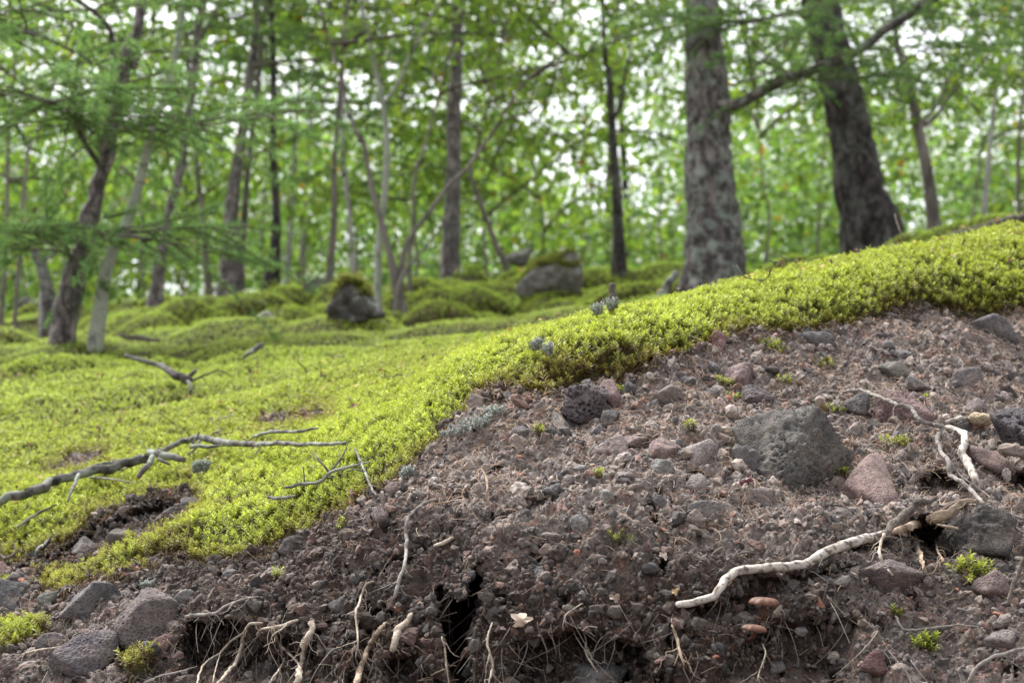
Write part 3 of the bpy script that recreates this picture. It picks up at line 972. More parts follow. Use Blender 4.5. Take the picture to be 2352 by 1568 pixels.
rock(2072, 955, 130, 112, (.165, .098, .092), 'dark red pitted rock under the long grey root', 'rock_pores', 3, 0, 5, 10, 12, .7, .2, .0035, 210, psize=.26)
rock(2342, 1022, 138, 136, (.085, .072, .080), 'blackish purple lava rock full of big round holes', 'rock_pores', 4, 0, 6, 10, 8, .8, .15, .0080, 85, .04, psize=.33)
rock(2250, 976, 54, 26, TAN, 'flat yellowish tan stone beside the peeling white root', 'rock_plain', 5, -4, 3, 9, 9, .8, -.5)
rock(2266, 1066, 70, 98, (.15, .095, .085), 'long reddish stone tilted below the black holey rock', 'rock', 6, 35, 4, 9, 12, .7, .2, .0015, 280)
rock(2262, 1248, 170, 120, (.055, .048, .043), 'big dark grey stone sheltered in the root hollow', 'rock', 7, 18, 5, 10, 10, .7, .42, .0022, 150, rough=.15)
rock(2046, 1330, 150, 54, (.15, .115, .112), 'flat purplish slab under the hanging pale root', 'rock_plain', 8, -6, 5, 10, 13, .9, .2)
rock(2272, 1352, 80, 54, (.135, .09, .085), 'dull red-brown slab by the bright moss tuft', 'rock', 9, 10, 4, 9, 12, .8, .2, .001, 300)
rock(1738, 918, 72, 56, (.11, .088, .092), 'dark purple pitted rock just above the large grey block', 'rock_pores', 10, 5, 5, 9, 9, .8, .15, .002, 260)
rock(1698, 868, 84, 60, (.22, .15, .145), 'crumbly pink pumice lump below the two stones at the moss edge', 'rock', 11, 10, 5, 8, 6, .8, .2, .003, 190, .12)
rock(2057, 857, 84, 54, (.145, .135, .115), 'grey-tan weathered rock above the dark red pitted rock', 'rock', 12, -6, 4, 10, 12, .8, .2)
rock(2221, 876, 76, 46, (.185, .155, .155), 'rounded mauve-grey rock on the upper gravel', 'rock', 13, 0, 4, 8, 8, .8, .2)
rock(2282, 762, 118, 50, (.135, .122, .128), 'smooth grey slab lying under the moss overhang', 'rock_plain', 14, -6, 5, 8, 8, .9, .2)
rock(2115, 730, 150, 76, (.175, .150, .138), 'rough crusty grey rock poking out at the lip of the moss', 'rock', 15, -14, 5, 10, 9, .8, .25, .003, 150, .11)
rock(1648, 799, 58, 54, (.165, .07, .062), 'smooth brick-red stone tucked against the moss edge', 'rock_plain', 16, 20, 4, 9, 14, .8, .2)
rock(1697, 802, 58, 46, (.098, .075, .068), 'dark brown cube-like stone against the brick-red one', 'rock_plain', 17, -5, 4, 9, 16, .8, .15)
rock(1870, 788, 88, 40, (.115, .112, .118), 'blue-grey craggy rock under the moss edge', 'rock', 18, -8, 4, 9, 9, .8, .2, .002, 160, .12)
rock(1774, 852, 34, 20, DGREY, 'small smooth dark pebble above the purple pitted rock', 'rock_plain', 19, 0, 3, 8, 7, .8, .1)
rock(1606, 1056, 82, 84, (.26, .215, .2), 'pale pinkish-grey porous rock beside the large grey block', 'rock', 20, -8, 5, 10, 11, .75, .2, .002, 240)
rock(1600, 1116, 46, 62, (.2, .175, .16), 'pale grey block under the pale pinkish-grey rock', 'rock', 21, 20, 4, 9, 12, .7, .2, .0015, 260)
rock(1762, 1140, 46, 62, (.2, .15, .14), 'pinkish tilted stone at the foot of the large grey block', 'rock', 22, -40, 4, 9, 12, .7, .2, .001, 300)
rock(1618, 1178, 92, 48, (.165, .145, .135), 'flat grey weathered rock half sunk in gravel', 'rock', 23, 6, 4, 9, 9, .8, .35, .0015, 250)
rock(1968, 934, 58, 42, GREY, 'small grey holey rock above the large block', 'rock_pores', 24, 0, 4, 8, 9, .8, .15, .002, 220)
rock(2110, 888, 60, 34, (.155, .14, .13), 'wedge-shaped grey stone resting above the long root', 'rock_plain', 25, -15, 4, 9, 14, .8, .15)
rock(2234, 938, 56, 50, (.165, .135, .138), 'mauve stone above the flat tan one', 'rock', 26, 0, 4, 9, 12, .8, .2)
rock(2003, 1528, 62, 48, (.13, .05, .05), 'deep red stone near the bottom of the bank', 'rock_plain', 27, 0, 4, 9, 12, .8, .2)
rock(2208, 1446, 30, 22, ORANGE, 'small orange-pink pebble by the lower thin root', 'rock_plain', 28, 0, 3, 8, 8, .8, .1)
rock(2296, 1470, 70, 56, (.17, .15, .145), 'light grey stone in the lower gravel beside the thin pale root', 'rock_plain', 29, -20, 4, 9, 12, .8, .15)
rock(1839, 1449, 28, 22, (.26, .25, .245), 'little pale grey pebble below the brown mushrooms', 'rock_plain', 30, 0, 3, 8, 10, .8, .1)
rock(1910, 1510, 34, 26, (.33, .26, .2), 'cream pebble in the dark lower soil', 'rock_plain', 31, 20, 3, 8, 10, .8, .1)
rock(1788, 1408, 32, 34, (.2, .165, .12), 'tan lump of tuff beside the upper mushroom', 'rock', 32, 0, 3, 8, 8, .8, .1, .001, 300)
rock(1786, 1537, 38, 34, DGREY, 'dark grey pebble at the bottom beneath the mushrooms', 'rock_plain', 33, 0, 3, 8, 9, .8, .1)
rock(1934, 1441, 42, 36, (.12, .11, .105), 'grey lump below the end of the purplish slab', 'rock', 34, 0, 3, 8, 9, .8, .1, .001, 300)
rock(1339, 940, 104, 108, (.098, .077, .080), 'dark purplish vesicular lava rock under the moss tip', 'rock_pores', 40, 10, 6, 9, 9, .85, -.15, .0050, 170, psize=.30)
rock(1400, 915, 44, 80, (.155, .088, .088), 'upright mauve-red slab leaning on the dark vesicular rock', 'rock_plain', 41, 14, 4, 9, 16, .8, .1)
rock(1283, 972, 50, 86, (.125, .108, .098), 'brown-grey stone wedged behind the dark vesicular rock', 'rock', 42, 25, 4, 9, 12, .6, .45)
rock(1403, 970, 52, 40, (.085, .077, .075), 'dark clod at the foot of the mauve-red slab', 'rock', 43, 10, 4, 9, 12, .8, .15)
rock(1398, 1036, 86, 42, (.27, .205, .19), 'pale pink porous stone in the gravel below the dark vesicular rock', 'rock', 44, -6, 4, 9, 11, .8, .2, .0018, 250)
rock(1461, 1016, 56, 42, (.19, .135, .125), 'pinkish-brown porous stone next to the pale pink one', 'rock', 45, 10, 4, 9, 10, .8, .2, .0018, 230)
rock(1530, 1034, 96, 48, (.23, .15, .14), 'wedge of dusty pink scoria with a sharp upper edge', 'rock', 46, 28, 4, 9, 15, .7, .25, .0015, 280)
rock(1331, 1208, 44, 40, (.19, .18, .172), 'round pale grey porous pebble in mid bank', 'rock_pores', 47, 0, 4, 8, 7, .8, .12, .0014, 300)
rock(1392, 1138, 34, 44, (.22, .215, .2), 'whitish lichen-grey stone standing on end', 'rock', 48, 5, 4, 8, 11, .8, .12)
rock(1273, 1138, 56, 40, (.105, .105, .105), 'dark grey craggy clod in mid bank', 'rock', 49, 10, 4, 9, 8, .8, .15, .002, 200, .1)
rock(1307, 1110, 40, 28, (.12, .095, .1), 'small purple stone above the dark grey clod', 'rock_plain', 50, -10, 3, 8, 12, .8, .15)
rock(1193, 996, 48, 32, (.13, .115, .12), 'mauve-grey stone below the pale lichen', 'rock_plain', 51, 15, 4, 8, 12, .8, .15)
rock(1265, 1236, 52, 22, (.2, .165, .15), 'flat beige stone on the dark mid bank', 'rock_plain', 52, 5, 3, 8, 10, .9, .15)
rock(896, 1170, 26, 24, (.33, .19, .155), 'salmon-coloured pebble below the moss edge', 'rock_plain', 53, 0, 3, 8, 8, .8, .1)
rock(872, 1188, 38, 34, (.19, .14, .135), 'mauve-pink stone beside the salmon pebble', 'rock_plain', 54, 0, 3, 8, 12, .8, .15)
rock(909, 1130, 46, 34, (.13, .088, .08), 'red-brown angular stone right under the moss edge', 'rock_plain', 55, 30, 4, 8, 14, .8, .2)
rock(959, 1140, 28, 26, (.14, .135, .13), 'small grey rounded stone near the bend of the grey root', 'rock_plain', 56, 0, 3, 8, 9, .8, .1)
rock(906, 1390, 36, 30, (.095, .058, .052), 'dark red block at the lower end of the grey root', 'rock_plain', 57, 0, 3, 8, 14, .8, .1)
rock(1290, 5000, 92, 56, (.078, .055, .048), 'dark brown boulder jutting over the bottom of the bank', 'rock_plain', 58, 10, 5, 9, 9, .8, .25)
rock(1380, 1560, 130, 84, (.085, .08, .08), 'dark grey smooth boulder half buried at the bottom edge', 'rock_plain', 59, 0, 5, 9, 8, .8, .3)
rock(1520, 1082, 56, 44, (.17, .16, .148), 'grey-tan angular stone below the dusty pink wedge', 'rock', 60, -15, 4, 9, 12, .8, .2)
rock(1577, 878, 40, 30, (.085, .082, .085), 'dark blue-grey pitted pebble under the moss', 'rock_pores', 61, 0, 4, 8, 7, .8, .1, .0014, 280)
rock(1640, 905, 36, 26, (.13, .125, .128), 'small grey stone left of the pink pumice', 'rock_plain', 62, 0, 3, 8, 11, .8, .1)
rock(1530, 905, 86, 44, (.185, .145, .128), 'flat pinkish-brown rock half buried below the moss edge', 'rock', 63, 10, 4, 8, 9, .8, .45)
# lower corner at the foot of the mossy slope
rock(207, 1388, 146, 66, (.125, .118, .12), 'smooth grey slab under the tongue of moss', 'rock_plain', 70, 14, 5, 9, 13, .8, .2)
rock(24, 1382, 96, 78, (.088, .085, .09), 'dark slate-grey slab beside the moss pads', 'rock_plain', 71, 35, 5, 9, 12, .8, .2)
rock(4, 1320, 60, 50, (.19, .10, .09), 'dull red stone below the mossy slope', 'rock_plain', 72, 0, 4, 9, 12, .8, .2)
rock(338, 1434, 148, 122, (.125, .098, .092), 'big brownish vesicular boulder at the foot of the slope', 'rock', 73, 8, 6, 10, 8, .8, .25, .0028, 190, .06)
rock(196, 1524, 146, 108, (.118, .100, .108), 'purplish pitted boulder low beside the brownish one', 'rock', 74, -4, 6, 10, 10, .8, .25, .0022, 220)
rock(191, 1270, 64, 54, (.145, .122, .118), 'pyramid-shaped mauve-grey stone at the mouth of the mossy hollow', 'rock_plain', 75, 0, 4, 8, 14, .8, .15)
rock(440, 1168, 50, 36, (.085, .077, .078), 'rounded dark stone at the top end of the mossy hollow', 'rock_plain', 76, 10, 4, 8, 8, .8, .1)
rock(402, 1186, 46, 28, (.09, .082, .08), 'flat dark stone beside the rounded one in the hollow', 'rock_plain', 77, 0, 4, 8, 11, .8, .1)
rock(278, 1238, 62, 44, (.105, .085, .075), 'brown crumbly clod inside the mossy hollow', 'rock', 78, 30, 4, 8, 8, .8, .2, .0015, 200, .1)
rock(119, 1478, 62, 28, (.16, .13, .13), 'thin flat purplish stone above the purplish boulder', 'rock_plain', 79, -8, 4, 8, 12, .9, .2)
rock(369, 1486, 44, 44, (.2, .10, .085), 'brick-red flake beside the brownish boulder', 'rock_plain', 80, -30, 3, 8, 14, .8, .15)
rock(425, 1380, 50, 40, (.165, .155, .15), 'light grey stone on the rim above the brownish boulder', 'rock_plain', 81, -10, 4, 8, 11, .8, .2)
rock(584, 1392, 42, 34, (.095, .088, .082), 'dark stone on the end of the thin grey root', 'rock_plain', 82, 10, 3, 8, 10, .8, .1)
rock(531, 1320, 38, 22, (.125, .12, .125), 'grey flat stone below the moss fringe', 'rock_plain', 83, 5, 3, 8, 11, .8, .15)
rock(627, 1328, 58, 32, (.2, .15, .15), 'mauve-pink angular stone below the moss fringe', 'rock_plain', 84, 25, 4, 8, 15, .8, .15)
rock(118, 1380, 58, 28, (.155, .17, .14), 'greenish lichen-coated stone between slate slab and smooth grey slab', 'rock_plain', 85, 15, 4, 8, 10, .8, .2)
rock(670, 1255, 60, 28, (.09, .08, .08), 'dark stone along the moss fringe above the mauve-pink one', 'rock_plain', 86, 25, 3, 8, 12, .8, .2)
rock(780, 1395, 50, 34, (.075, .07, .07), 'black clod above the long pale rootlets', 'rock', 87, 0, 4, 8, 8, .8, .15, .0015, 220)
# stones out on the mossy slope
BOULDER = rock(1262, 632, 150, 92, (.21, .195, .18), 'large pale lichen-spotted boulder on the mossy crest', 'rock_far', 90, -6, 5, 13, 14, .8, .3, .0, 100, rough=.16, y=9.8)
BOULDER2 = rock(812, 708, 124, 92, (.085, .078, .072), 'dark mossy boulder at the foot of the birch clump', 'rock_far', 91, 15, 5, 14, 16, .9, .3, 0, 100, rough=.18, y=8.7)
rock(603, 728, 56, 32, (.26, .25, .23), 'pale grey stone sitting in the moss below the crest', 'rock_far', 92, 5, 4, 9, 10, .8, .3, y=9.2)
rock(590, 702, 44, 24, (.17, .16, .15), 'small grey stone above the pale one in the moss', 'rock_far', 93, 0, 4, 9, 10, .8, .3, y=10.0)
rock(577, 775, 32, 20, (.22, .22, .2), 'lichened stone by the grey log end in the moss', 'rock_far', 94, 0, 3, 9, 10, .8, .3, y=7.4)
rock(720, 662, 60, 40, (.12, .115, .105), 'dark craggy rock on the crest among small trunks', 'rock_far', 95, 20, 4, 9, 10, .8, .3, y=10.8)
rock(72, 700, 58, 38, (.06, .058, .055), 'black rock beside the broken snag', 'rock_far', 96, 0, 4, 9, 10, .8, .3, y=9.6)
rock(1192, 590, 62, 54, (.15, .15, .14), 'grey lichened stump-like rock behind the pale boulder', 'rock_far', 97, 0, 4, 9, 9, .8, .3, y=12.2)
rock(925, 905, 50, 16, (.075, .07, .07), 'dark stone breaking through the moss on the bank shoulder', 'rock_plain', 98, 10, 3, 8, 10, .8, .2)

rm_ = np.random.default_rng(77)
for bo, thr in ((BOULDER, .70), (BOULDER2, .80)):
    me = bo.data; nv = len(me.vertices)
    co = np.zeros(nv * 3, f32); me.vertices.foreach_get("co", co); co = co.reshape(-1, 3)
    no = np.array([v.normal[:] for v in me.vertices])
    k = np.where((no[:, 2] > thr) & (fbm(co * 7, 3, 3) > -.02))[0]
    if not len(k): continue
    s_ = rm_.choice(k, 5000); bg_ = Bag()
    tv, tq, tt = shoot_template(6, rm_, False)
    Rm_ = rot_to(unit(no[s_] + .3 * up + rm_.normal(0, .2, (5000, 3))), rm_.uniform(0, 6.28, 5000)) * rm_.uniform(.009, .016, 5000)[:, None, None]
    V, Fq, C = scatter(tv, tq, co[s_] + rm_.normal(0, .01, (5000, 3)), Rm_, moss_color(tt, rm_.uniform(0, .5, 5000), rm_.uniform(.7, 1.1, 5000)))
    bg_.add(V, [Fq], 0, C)
    mc = bg_.out("moss_cap", M['moss']); mc.parent = bo
# ------------------------------------------------------------------ roots, fallen branches
def smooth1(a, k):
    k = max(1, int(k)); w = np.hanning(2 * k + 3)[1:-1]; w /= w.sum()
    return np.convolve(np.pad(a, k, mode='edge'), w, 'valid')

def gpath(pts, lift=0.0, rad=8, step=5, win=5, dig=True, y=None, zl=0.0, thin=1.0):
    """lay a picture path (u, v[, extra lift]) over the ground; returns 3-D points and radii in metres"""
    pts = [tuple(p) + (0,) * (3 - len(p)) for p in pts]
    Q = spline(np.array(pts, float), step)
    k = hit_i(Q[:, 0], Q[:, 1] + zl * F / 3.3)
    yy = np.where(k >= 0, P1[np.maximum(k, 0), 1], np.nan)
    if np.isnan(yy).any():
        g = np.where(~np.isnan(yy))[0]
        yy = np.interp(np.arange(len(yy)), g, yy[g]) if len(g) else np.full(len(yy), y or 2.0)
    if y is not None: yy = np.full(len(yy), float(y))
    pad = np.pad(yy, win, mode='edge')
    yy = np.min(np.stack([pad[i:i + len(yy)] for i in range(2 * win + 1)]), 0)
    yy = smooth1(yy, win)
    n = len(Q)
    R = np.interp(np.linspace(0, 1, n), np.linspace(0, 1, len(np.atleast_1d(rad))), np.atleast_1d(rad)) / 2 * .88 * thin
    rm = R * yy / F
    yy = yy - lift - Q[:, 2] - rm * (0.5 if zl == 0 else 0)
    P = ray(Q[:, 0], Q[:, 1]) * yy[:, None]
    if dig and zl == 0:   # both ends go into the soil
        P[0] += np.array([0, 1, 0]) * (rm[0] * 1.6 + lift); P[-1] += np.array([0, 1, 0]) * (rm[-1] * 1.2 + lift * .6)
    return P, rm

def curve_(p, d, L, r, n=8):
    w = np.cumsum(r.normal(0, .22 * L / n * 2, (n, 3)), 0); w[0] = 0
    return p + d * L * np.linspace(0, 1, n)[:, None] + w

def branchy(name, mat, pts, rad, label, cat, lift=0.0, twigs=(), sides=9, bmp=.25, seed=0, flat=None, wob=.28, step=3.5, group=None, part="rootlet", dig=True, y=None, win=5, bfreq=(1.5, .35), zl=0.0):
    """root or fallen branch: the main run is the thing; each side run is a child part"""
    P, rm = gpath(pts, lift, rad, step, dig=dig, y=y, win=win, zl=zl, thin=.78 if mat in ('pale_root', 'tan_root', 'grey_root') else 1.0)
    rr = np.random.default_rng(seed)
    q = P * 85
    P = P + np.stack([fbm(q, 2, seed + 1), fbm(q, 2, seed + 2), fbm(q, 2, seed + 3)], -1) * (rm * wob * 4)[:, None]
    rm = rm * (1 + (.22 if mat != 'white_root' else .10) * fbm(P * 110, 2, seed + 4))
    V, Fc = tube(P, rm, sides, bmp, bfreq, seed, flat)
    o = build(name, V, Fc, M[mat], origin=P[len(P) // 2], col=ring_col(P, rm, sides, seed, len(V)) if mat == 'white_root' else None)
    thing(o, label, cat, group)
    if mat in ('pale_root', 'tan_root', 'grey_root') and name == "root" and len(P) > 14:
        L_ = np.linalg.norm(np.diff(P, axis=0), axis=1).sum()
        for k in range(int(np.clip(L_ / .018, 2, 7))):
            i0 = rr.integers(3, len(P) - 2)
            dv = unit(np.array([rr.normal(0, .8), -.25, -.75 + rr.normal(0, .35)]))
            m1 = rr.uniform(.010, .035)
            pp = curve_(P[i0], dv, m1, rr)
            V, Fc = tube(pp, np.linspace(min(.0007, rm[i0] * .5), .0002, len(pp)), 4)
            build("rootlet", V, Fc, M[mat], origin=pp[0], parent=o)
    for k, (tp, tr) in enumerate(twigs):
        Pt, rt = gpath(tp, lift, tr, step, dig=False, y=y, win=win, zl=zl, thin=.78 if mat in ('pale_root', 'tan_root', 'grey_root') else 1.0)
        qq = Pt * 60
        Pt = Pt + np.stack([fbm(qq, 2, seed + k + 11), fbm(qq, 2, seed + k + 12), fbm(qq, 2, seed + k + 13)], -1) * (rt * wob * 4)[:, None]
        V, Fc = tube(Pt, rt, 6, bmp, bfreq, seed + k)
        build(part, V, Fc, M[mat], origin=Pt[0], parent=o, col=ring_col(Pt, rt, 6, seed + k, len(V)) if mat == 'white_root' else None)
    return o

def ring_col(P, rm, sides, seed, n):
    """birch root skin: white with short dark ring marks and brown earth stains"""
    s = np.concatenate([[0], np.cumsum(np.linalg.norm(np.diff(P, axis=0), axis=1))])
    th = np.linspace(0, 2 * pi, sides, endpoint=False)
    S, A = np.meshgrid(s, th, indexing='ij')
    S, A = S.ravel(), A.ravel()
    r1 = perlin(np.stack([S * 190, np.cos(A) * .8 + seed, np.sin(A) * .8], -1), seed)
    r2 = fbm(np.stack([S * 45, np.cos(A) * 1.1 + seed, np.sin(A) * 1.1], -1), 3, seed + 4)
    w = np.array([.47, .43, .38]) * (1 + .3 * fbm(np.stack([S * 120, np.cos(A) * 2, np.sin(A) * 2], -1), 2, seed + 7))[:, None]
    k1 = sstep(.16, .30, r1)[:, None]; k2 = sstep(.05, .35, r2)[:, None]
    c = w * (1 - k2 * .8) + np.array([.20, .135, .09]) * k2 * .8
    c = c * (1 - k1 * .85) + np.array([.07, .05, .038]) * k1 * .85
    return np.vstack([c, np.tile(np.array([[.25, .17, .11]]), (n - len(c), 1))])
M['white_root'] = mat_attr("white_root", rough=.75, var=.3, vscale=500)
m, t, b = new_mat("pale_root")
c = ramp(t, noise(t, 95, 6, .75, objcoord(t)), [(0.36, (.10, .07, .05)), (0.48, (.34, .28, .22)), (0.66, (.54, .48, .41))])
t.links.new(c, b.inputs['Base Color']); bump(t, noise(t, 160, 3, .6, objcoord(t)), .5, .002, b)
M['pale_root'] = m

branchy("root", 'white_root', [(1560, 1388), (1600, 1381), (1638, 1368), (1656, 1345), (1672, 1324), (1700, 1311), (1780, 1302), (1842, 1296), (1870, 1284), (1905, 1264), (1950, 1248), (1992, 1236), (2034, 1226)], [18, 20, 23, 24, 23, 26, 26, 22], 'thick white ringed birch root snaking across the lower bank', 'root', .010, [([(1905, 1264), (1890, 1280), (1880, 1300)], [7, 3])], sides=16, seed=1, bmp=.12, wob=.10)
branchy("root", 'dark_root', [(2030, 1232), (2050, 1210), (2062, 1192), (2088, 1170), (2110, 1152), (2130, 1150), (2152, 1142)], [24, 22, 20, 17, 12], 'gnarled dark root stub rising where the white ringed root ends', 'root', .014, sides=10, bmp=.5, seed=2, wob=.3)
branchy("root", 'pale_root', [(2034, 1224), (2022, 1250), (2021, 1275), (2034, 1300), (2052, 1322)], [10, 10, 11, 9, 6], 'short pale root curling down onto the flat purplish slab', 'root', .022, seed=3)
branchy("root", 'tan_root', [(2112, 1196), (2103, 1225), (2106, 1255), (2116, 1285), (2122, 1312)], [9, 8, 18, 20, 8], 'flat tan strip of root bark hanging in front of the hollow', 'root', .03, seed=4, flat=.3)
branchy("root", 'tan_root', [(2150, 1238), (2153, 1262), (2162, 1280), (2172, 1292)], [9, 9, 8, 11], 'short tan root hanging inside the hollow', 'root', .04, seed=5, flat=.7)
branchy("root", 'grey_root', [(1908, 898), (1940, 900), (1975, 896), (2010, 908, .035), (2060, 928, .06), (2092, 938, .06), (2112, 962, .05), (2150, 978, .03), (2166, 984), (2152, 1008), (2162, 1035), (2178, 1062), (2182, 1090), (2212, 1108), (2250, 1145), (2280, 1168), (2320, 1182), (2380, 1194)], [8, 12, 13, 14, 15, 14, 15, 14, 11, 10], 'long smooth grey root winding down past the dark red pitted rock', 'root', .012, [([(2182, 1060), (2200, 1085), (2230, 1110), (2258, 1128), (2285, 1150)], [7, 4])], sides=10, seed=6)
branchy("root", 'white_root', [(2180, 982), (2212, 996), (2216, 1015), (2208, 1035), (2222, 1058), (2230, 1080), (2240, 1105), (2246, 1122)], [18, 20, 19, 22, 21, 20, 14], 'stout flaky white birch root between the grey root and the tilted reddish stone', 'root', .008, [([(2172, 968), (2200, 962), (2240, 962)], [8, 11, 8])], sides=12, bmp=.4, seed=7, wob=.25)
branchy("root", 'tan_root', [(2050, 1222), (2090, 1208), (2130, 1196), (2180, 1176), (2215, 1152), (2245, 1150)], [20, 26, 32, 34, 26, 14], 'wide splintered tan root bridging the top of the hollow', 'root', .03, [([(2110, 1205), (2160, 1206), (2200, 1214)], [10, 8]), ([(2150, 1180), (2180, 1160), (2200, 1150)], [10, 7])], sides=14, bmp=.55, seed=8, flat=.6, wob=.12)
branchy("root", 'grey_root', [(2235, 1158), (2270, 1168), (2300, 1176), (2330, 1206), (2360, 1232)], [8, 9, 8], 'thin grey root branching below the long grey one', 'root', .016, [([(2312, 1186), (2312, 1215), (2316, 1245), (2328, 1272)], [9, 8, 6])], seed=9)
branchy("root", 'grey_root', [(2060, 1414), (2068, 1436), (2085, 1446), (2130, 1443), (2185, 1436), (2252, 1438)], [7, 8, 7, 5], 'thin grey root hooked over the lower right gravel', 'root', .008, seed=10)
branchy("root", 'grey_root', [(2216, 1585), (2240, 1535), (2290, 1505), (2370, 1484)], [10, 13, 12, 11], 'pale grey root crossing the bottom right corner', 'root', .008, seed=11, y=1.93)
branchy("root", 'dark_root', [(2352, 1278), (2340, 1310), (2326, 1345), (2316, 1385)], [10, 12, 9], 'grey stub of root standing by the red-brown slab', 'root', .03, seed=12, y=2.0)
branchy("root", 'grey_root', [(1003, 1146), (970, 1158), (942, 1184), (932, 1210), (934, 1250), (930, 1290), (918, 1330), (906, 1372)], [8, 11, 12, 13, 12, 12, 14], 'whitish grey root running down left of the black crack', 'root', .006, [([(918, 1332), (902, 1344), (885, 1355)], [6, 3])], seed=13)
branchy("root", 'pale_root', [(856, 1334), (838, 1345), (826, 1382), (818, 1410), (822, 1470), (816, 1514)], [5, 8, 9, 7, 6, 4], 'thin pale root dangling between the stubs and the grey root', 'root', .012, seed=14)
branchy("root", 'pale_root', [(944, 1410), (936, 1425), (918, 1444), (908, 1468), (902, 1492)], [15, 24, 25, 22, 18], 'short thick broken-off pale root stub', 'root', .012, seed=15, bmp=.6, sides=12)
branchy("root", 'tan_root', [(884, 1428), (868, 1452), (846, 1490), (830, 1528), (814, 1580)], [10, 17, 19, 22, 20], 'tan bark-shedding root slanting to the bottom edge', 'root', .02, sides=10, bmp=.5, seed=16)
branchy("root", 'pale_root', [(598, 1430), (572, 1436), (560, 1462), (552, 1492), (542, 1522), (510, 1558), (495, 1580)], [8, 14, 13, 14, 13, 10], 'pale forked root reaching down through the dark undercut', 'root', .03, [([(563, 1450), (530, 1472), (505, 1498), (478, 1516), (460, 1540), (452, 1580)], [9, 8, 8, 7]), ([(508, 1492), (500, 1520), (492, 1548), (488, 1580)], [5, 5, 3])], sides=10, seed=17)
branchy("root", 'pale_root', [(678, 1424), (648, 1436), (628, 1444), (632, 1462), (648, 1484), (664, 1500), (684, 1522), (692, 1550)], [9, 11, 12, 10, 9, 8, 6], 'pale root with a knee bent above the dark undercut', 'root', .03, [([(640, 1440), (610, 1442), (596, 1448), (588, 1458)], [9, 8, 5])], seed=18)
branchy("root", 'pale_root', [(708, 1428), (718, 1444), (704, 1470), (696, 1500), (690, 1530), (680, 1575)], [18, 22, 24, 16, 20, 24], 'papery white peeling root hanging at the bottom edge', 'root', .03, [([(722, 1440), (716, 1458), (708, 1478)], [11, 11, 8])], sides=12, bmp=.8, seed=19, flat=.6)
branchy("root", 'pale_root', [(656, 1508), (646, 1530), (628, 1555), (612, 1580)], [6, 9, 8], 'small pale rootlet below the bent one', 'root', .03, seed=20)
branchy("root", 'grey_root', [(426, 1418), (455, 1412), (490, 1408), (520, 1392), (552, 1378), (590, 1370)], [14, 13, 11, 9, 7], 'blue-grey root lying along the rim of the undercut', 'root', .012, [([(528, 1388), (545, 1384), (560, 1370)], [5, 3])], seed=21)
branchy("root", 'dark_root', [(474, 1386), (482, 1368), (490, 1350)], [7, 8, 5], 'short grey stub of root in dry grass above the rim', 'root', .01, seed=22)
branchy("root", 'pale_root', [(50, 1502), (90, 1492), (143, 1484)], [6, 7, 5], 'thin pale stick across the flat purplish stones', 'stick', .006, seed=23)
branchy("root", 'grey_root', [(330, 1566), (370, 1552), (420, 1540), (450, 1530)], [6, 7, 5], 'thin grey root under the brick-red flake', 'root', .008, seed=24)
branchy("root", 'pale_root', [(1131, 1428), (1122, 1455), (1120, 1478), (1126, 1505), (1132, 1530), (1120, 1580)], [5, 7, 8, 7, 5], 'white thread-like root just beside the black crack', 'root', .012, [([(1126, 1505), (1118, 1525), (1115, 1545)], [4, 2])], seed=25)
branchy("root", 'pale_root', [(1338, 1448), (1346, 1470), (1346, 1500), (1364, 1530), (1390, 1570)], [6, 7, 7, 6, 5], 'white rootlet ending near the dark grey boulder', 'root', .012, [([(1338, 1448), (1350, 1438), (1372, 1440)], [4, 3]), ([(1346, 1490), (1356, 1500), (1360, 1512)], [6, 5])], seed=26)
branchy("root", 'pale_root', [(1014, 1462), (1022, 1490), (1026, 1530), (1032, 1575)], [4, 6, 6, 4], 'white thread-like root at the dark edge of the crack', 'root', .015, seed=27, y=1.975)
branchy("root", 'pale_root', [(1338, 1385), (1318, 1398), (1300, 1410), (1292, 1440)], [4, 5, 4, 3], 'hair-thin white root above the dark brown boulder', 'root', .008, seed=28)
branchy("root", 'tan_root', [(1106, 1076), (1116, 1094), (1119, 1118), (1117, 1148)], [5, 8, 7, 6], 'short pale stick standing upright beside the small hole', 'stick', .008, seed=29, dig=False)
branchy("stick", 'pale_root', [(1000, 1254), (1018, 1246), (1040, 1235)], [12, 14, 13], 'stubby pale stick lying on dark gravel', 'stick', .004, seed=30)
branchy("root", 'tan_root', [(1544, 1436), (1556, 1470), (1562, 1500), (1572, 1530)], [8, 11, 10, 5], 'frayed brown root strip on the dark lower face', 'root', .01, [([(1560, 1500), (1552, 1520), (1548, 1528)], [5, 3]), ([(1562, 1505), (1576, 1520), (1584, 1522)], [4, 2])], seed=31, flat=.5)
branchy("root", 'pale_root', [(1752, 1476), (1758, 1500), (1748, 1530), (1738, 1566)], [4, 5, 5, 3], 'hair-thin pale root below the lower mushroom', 'root', .012, seed=32)
branchy("stick", 'tan_root', [(1160, 1122), (1185, 1100), (1212, 1075)], [4, 4, 3], 'thin orange-tan stem slanting above the mid bank', 'stick', .008, seed=33, dig=False)
branchy("stick", 'dark_root', [(1860, 916), (1890, 906), (1912, 902)], [16, 20, 12], 'dark splintered chip of wood where the long grey root begins', 'stick', .002, seed=34, flat=.5, bmp=.6)
branchy("stick", 'dark_root', [(1696, 1272), (1715, 1268), (1735, 1271)], [6, 8, 5], 'small dark twig above the white ringed root', 'stick', .003, seed=35)

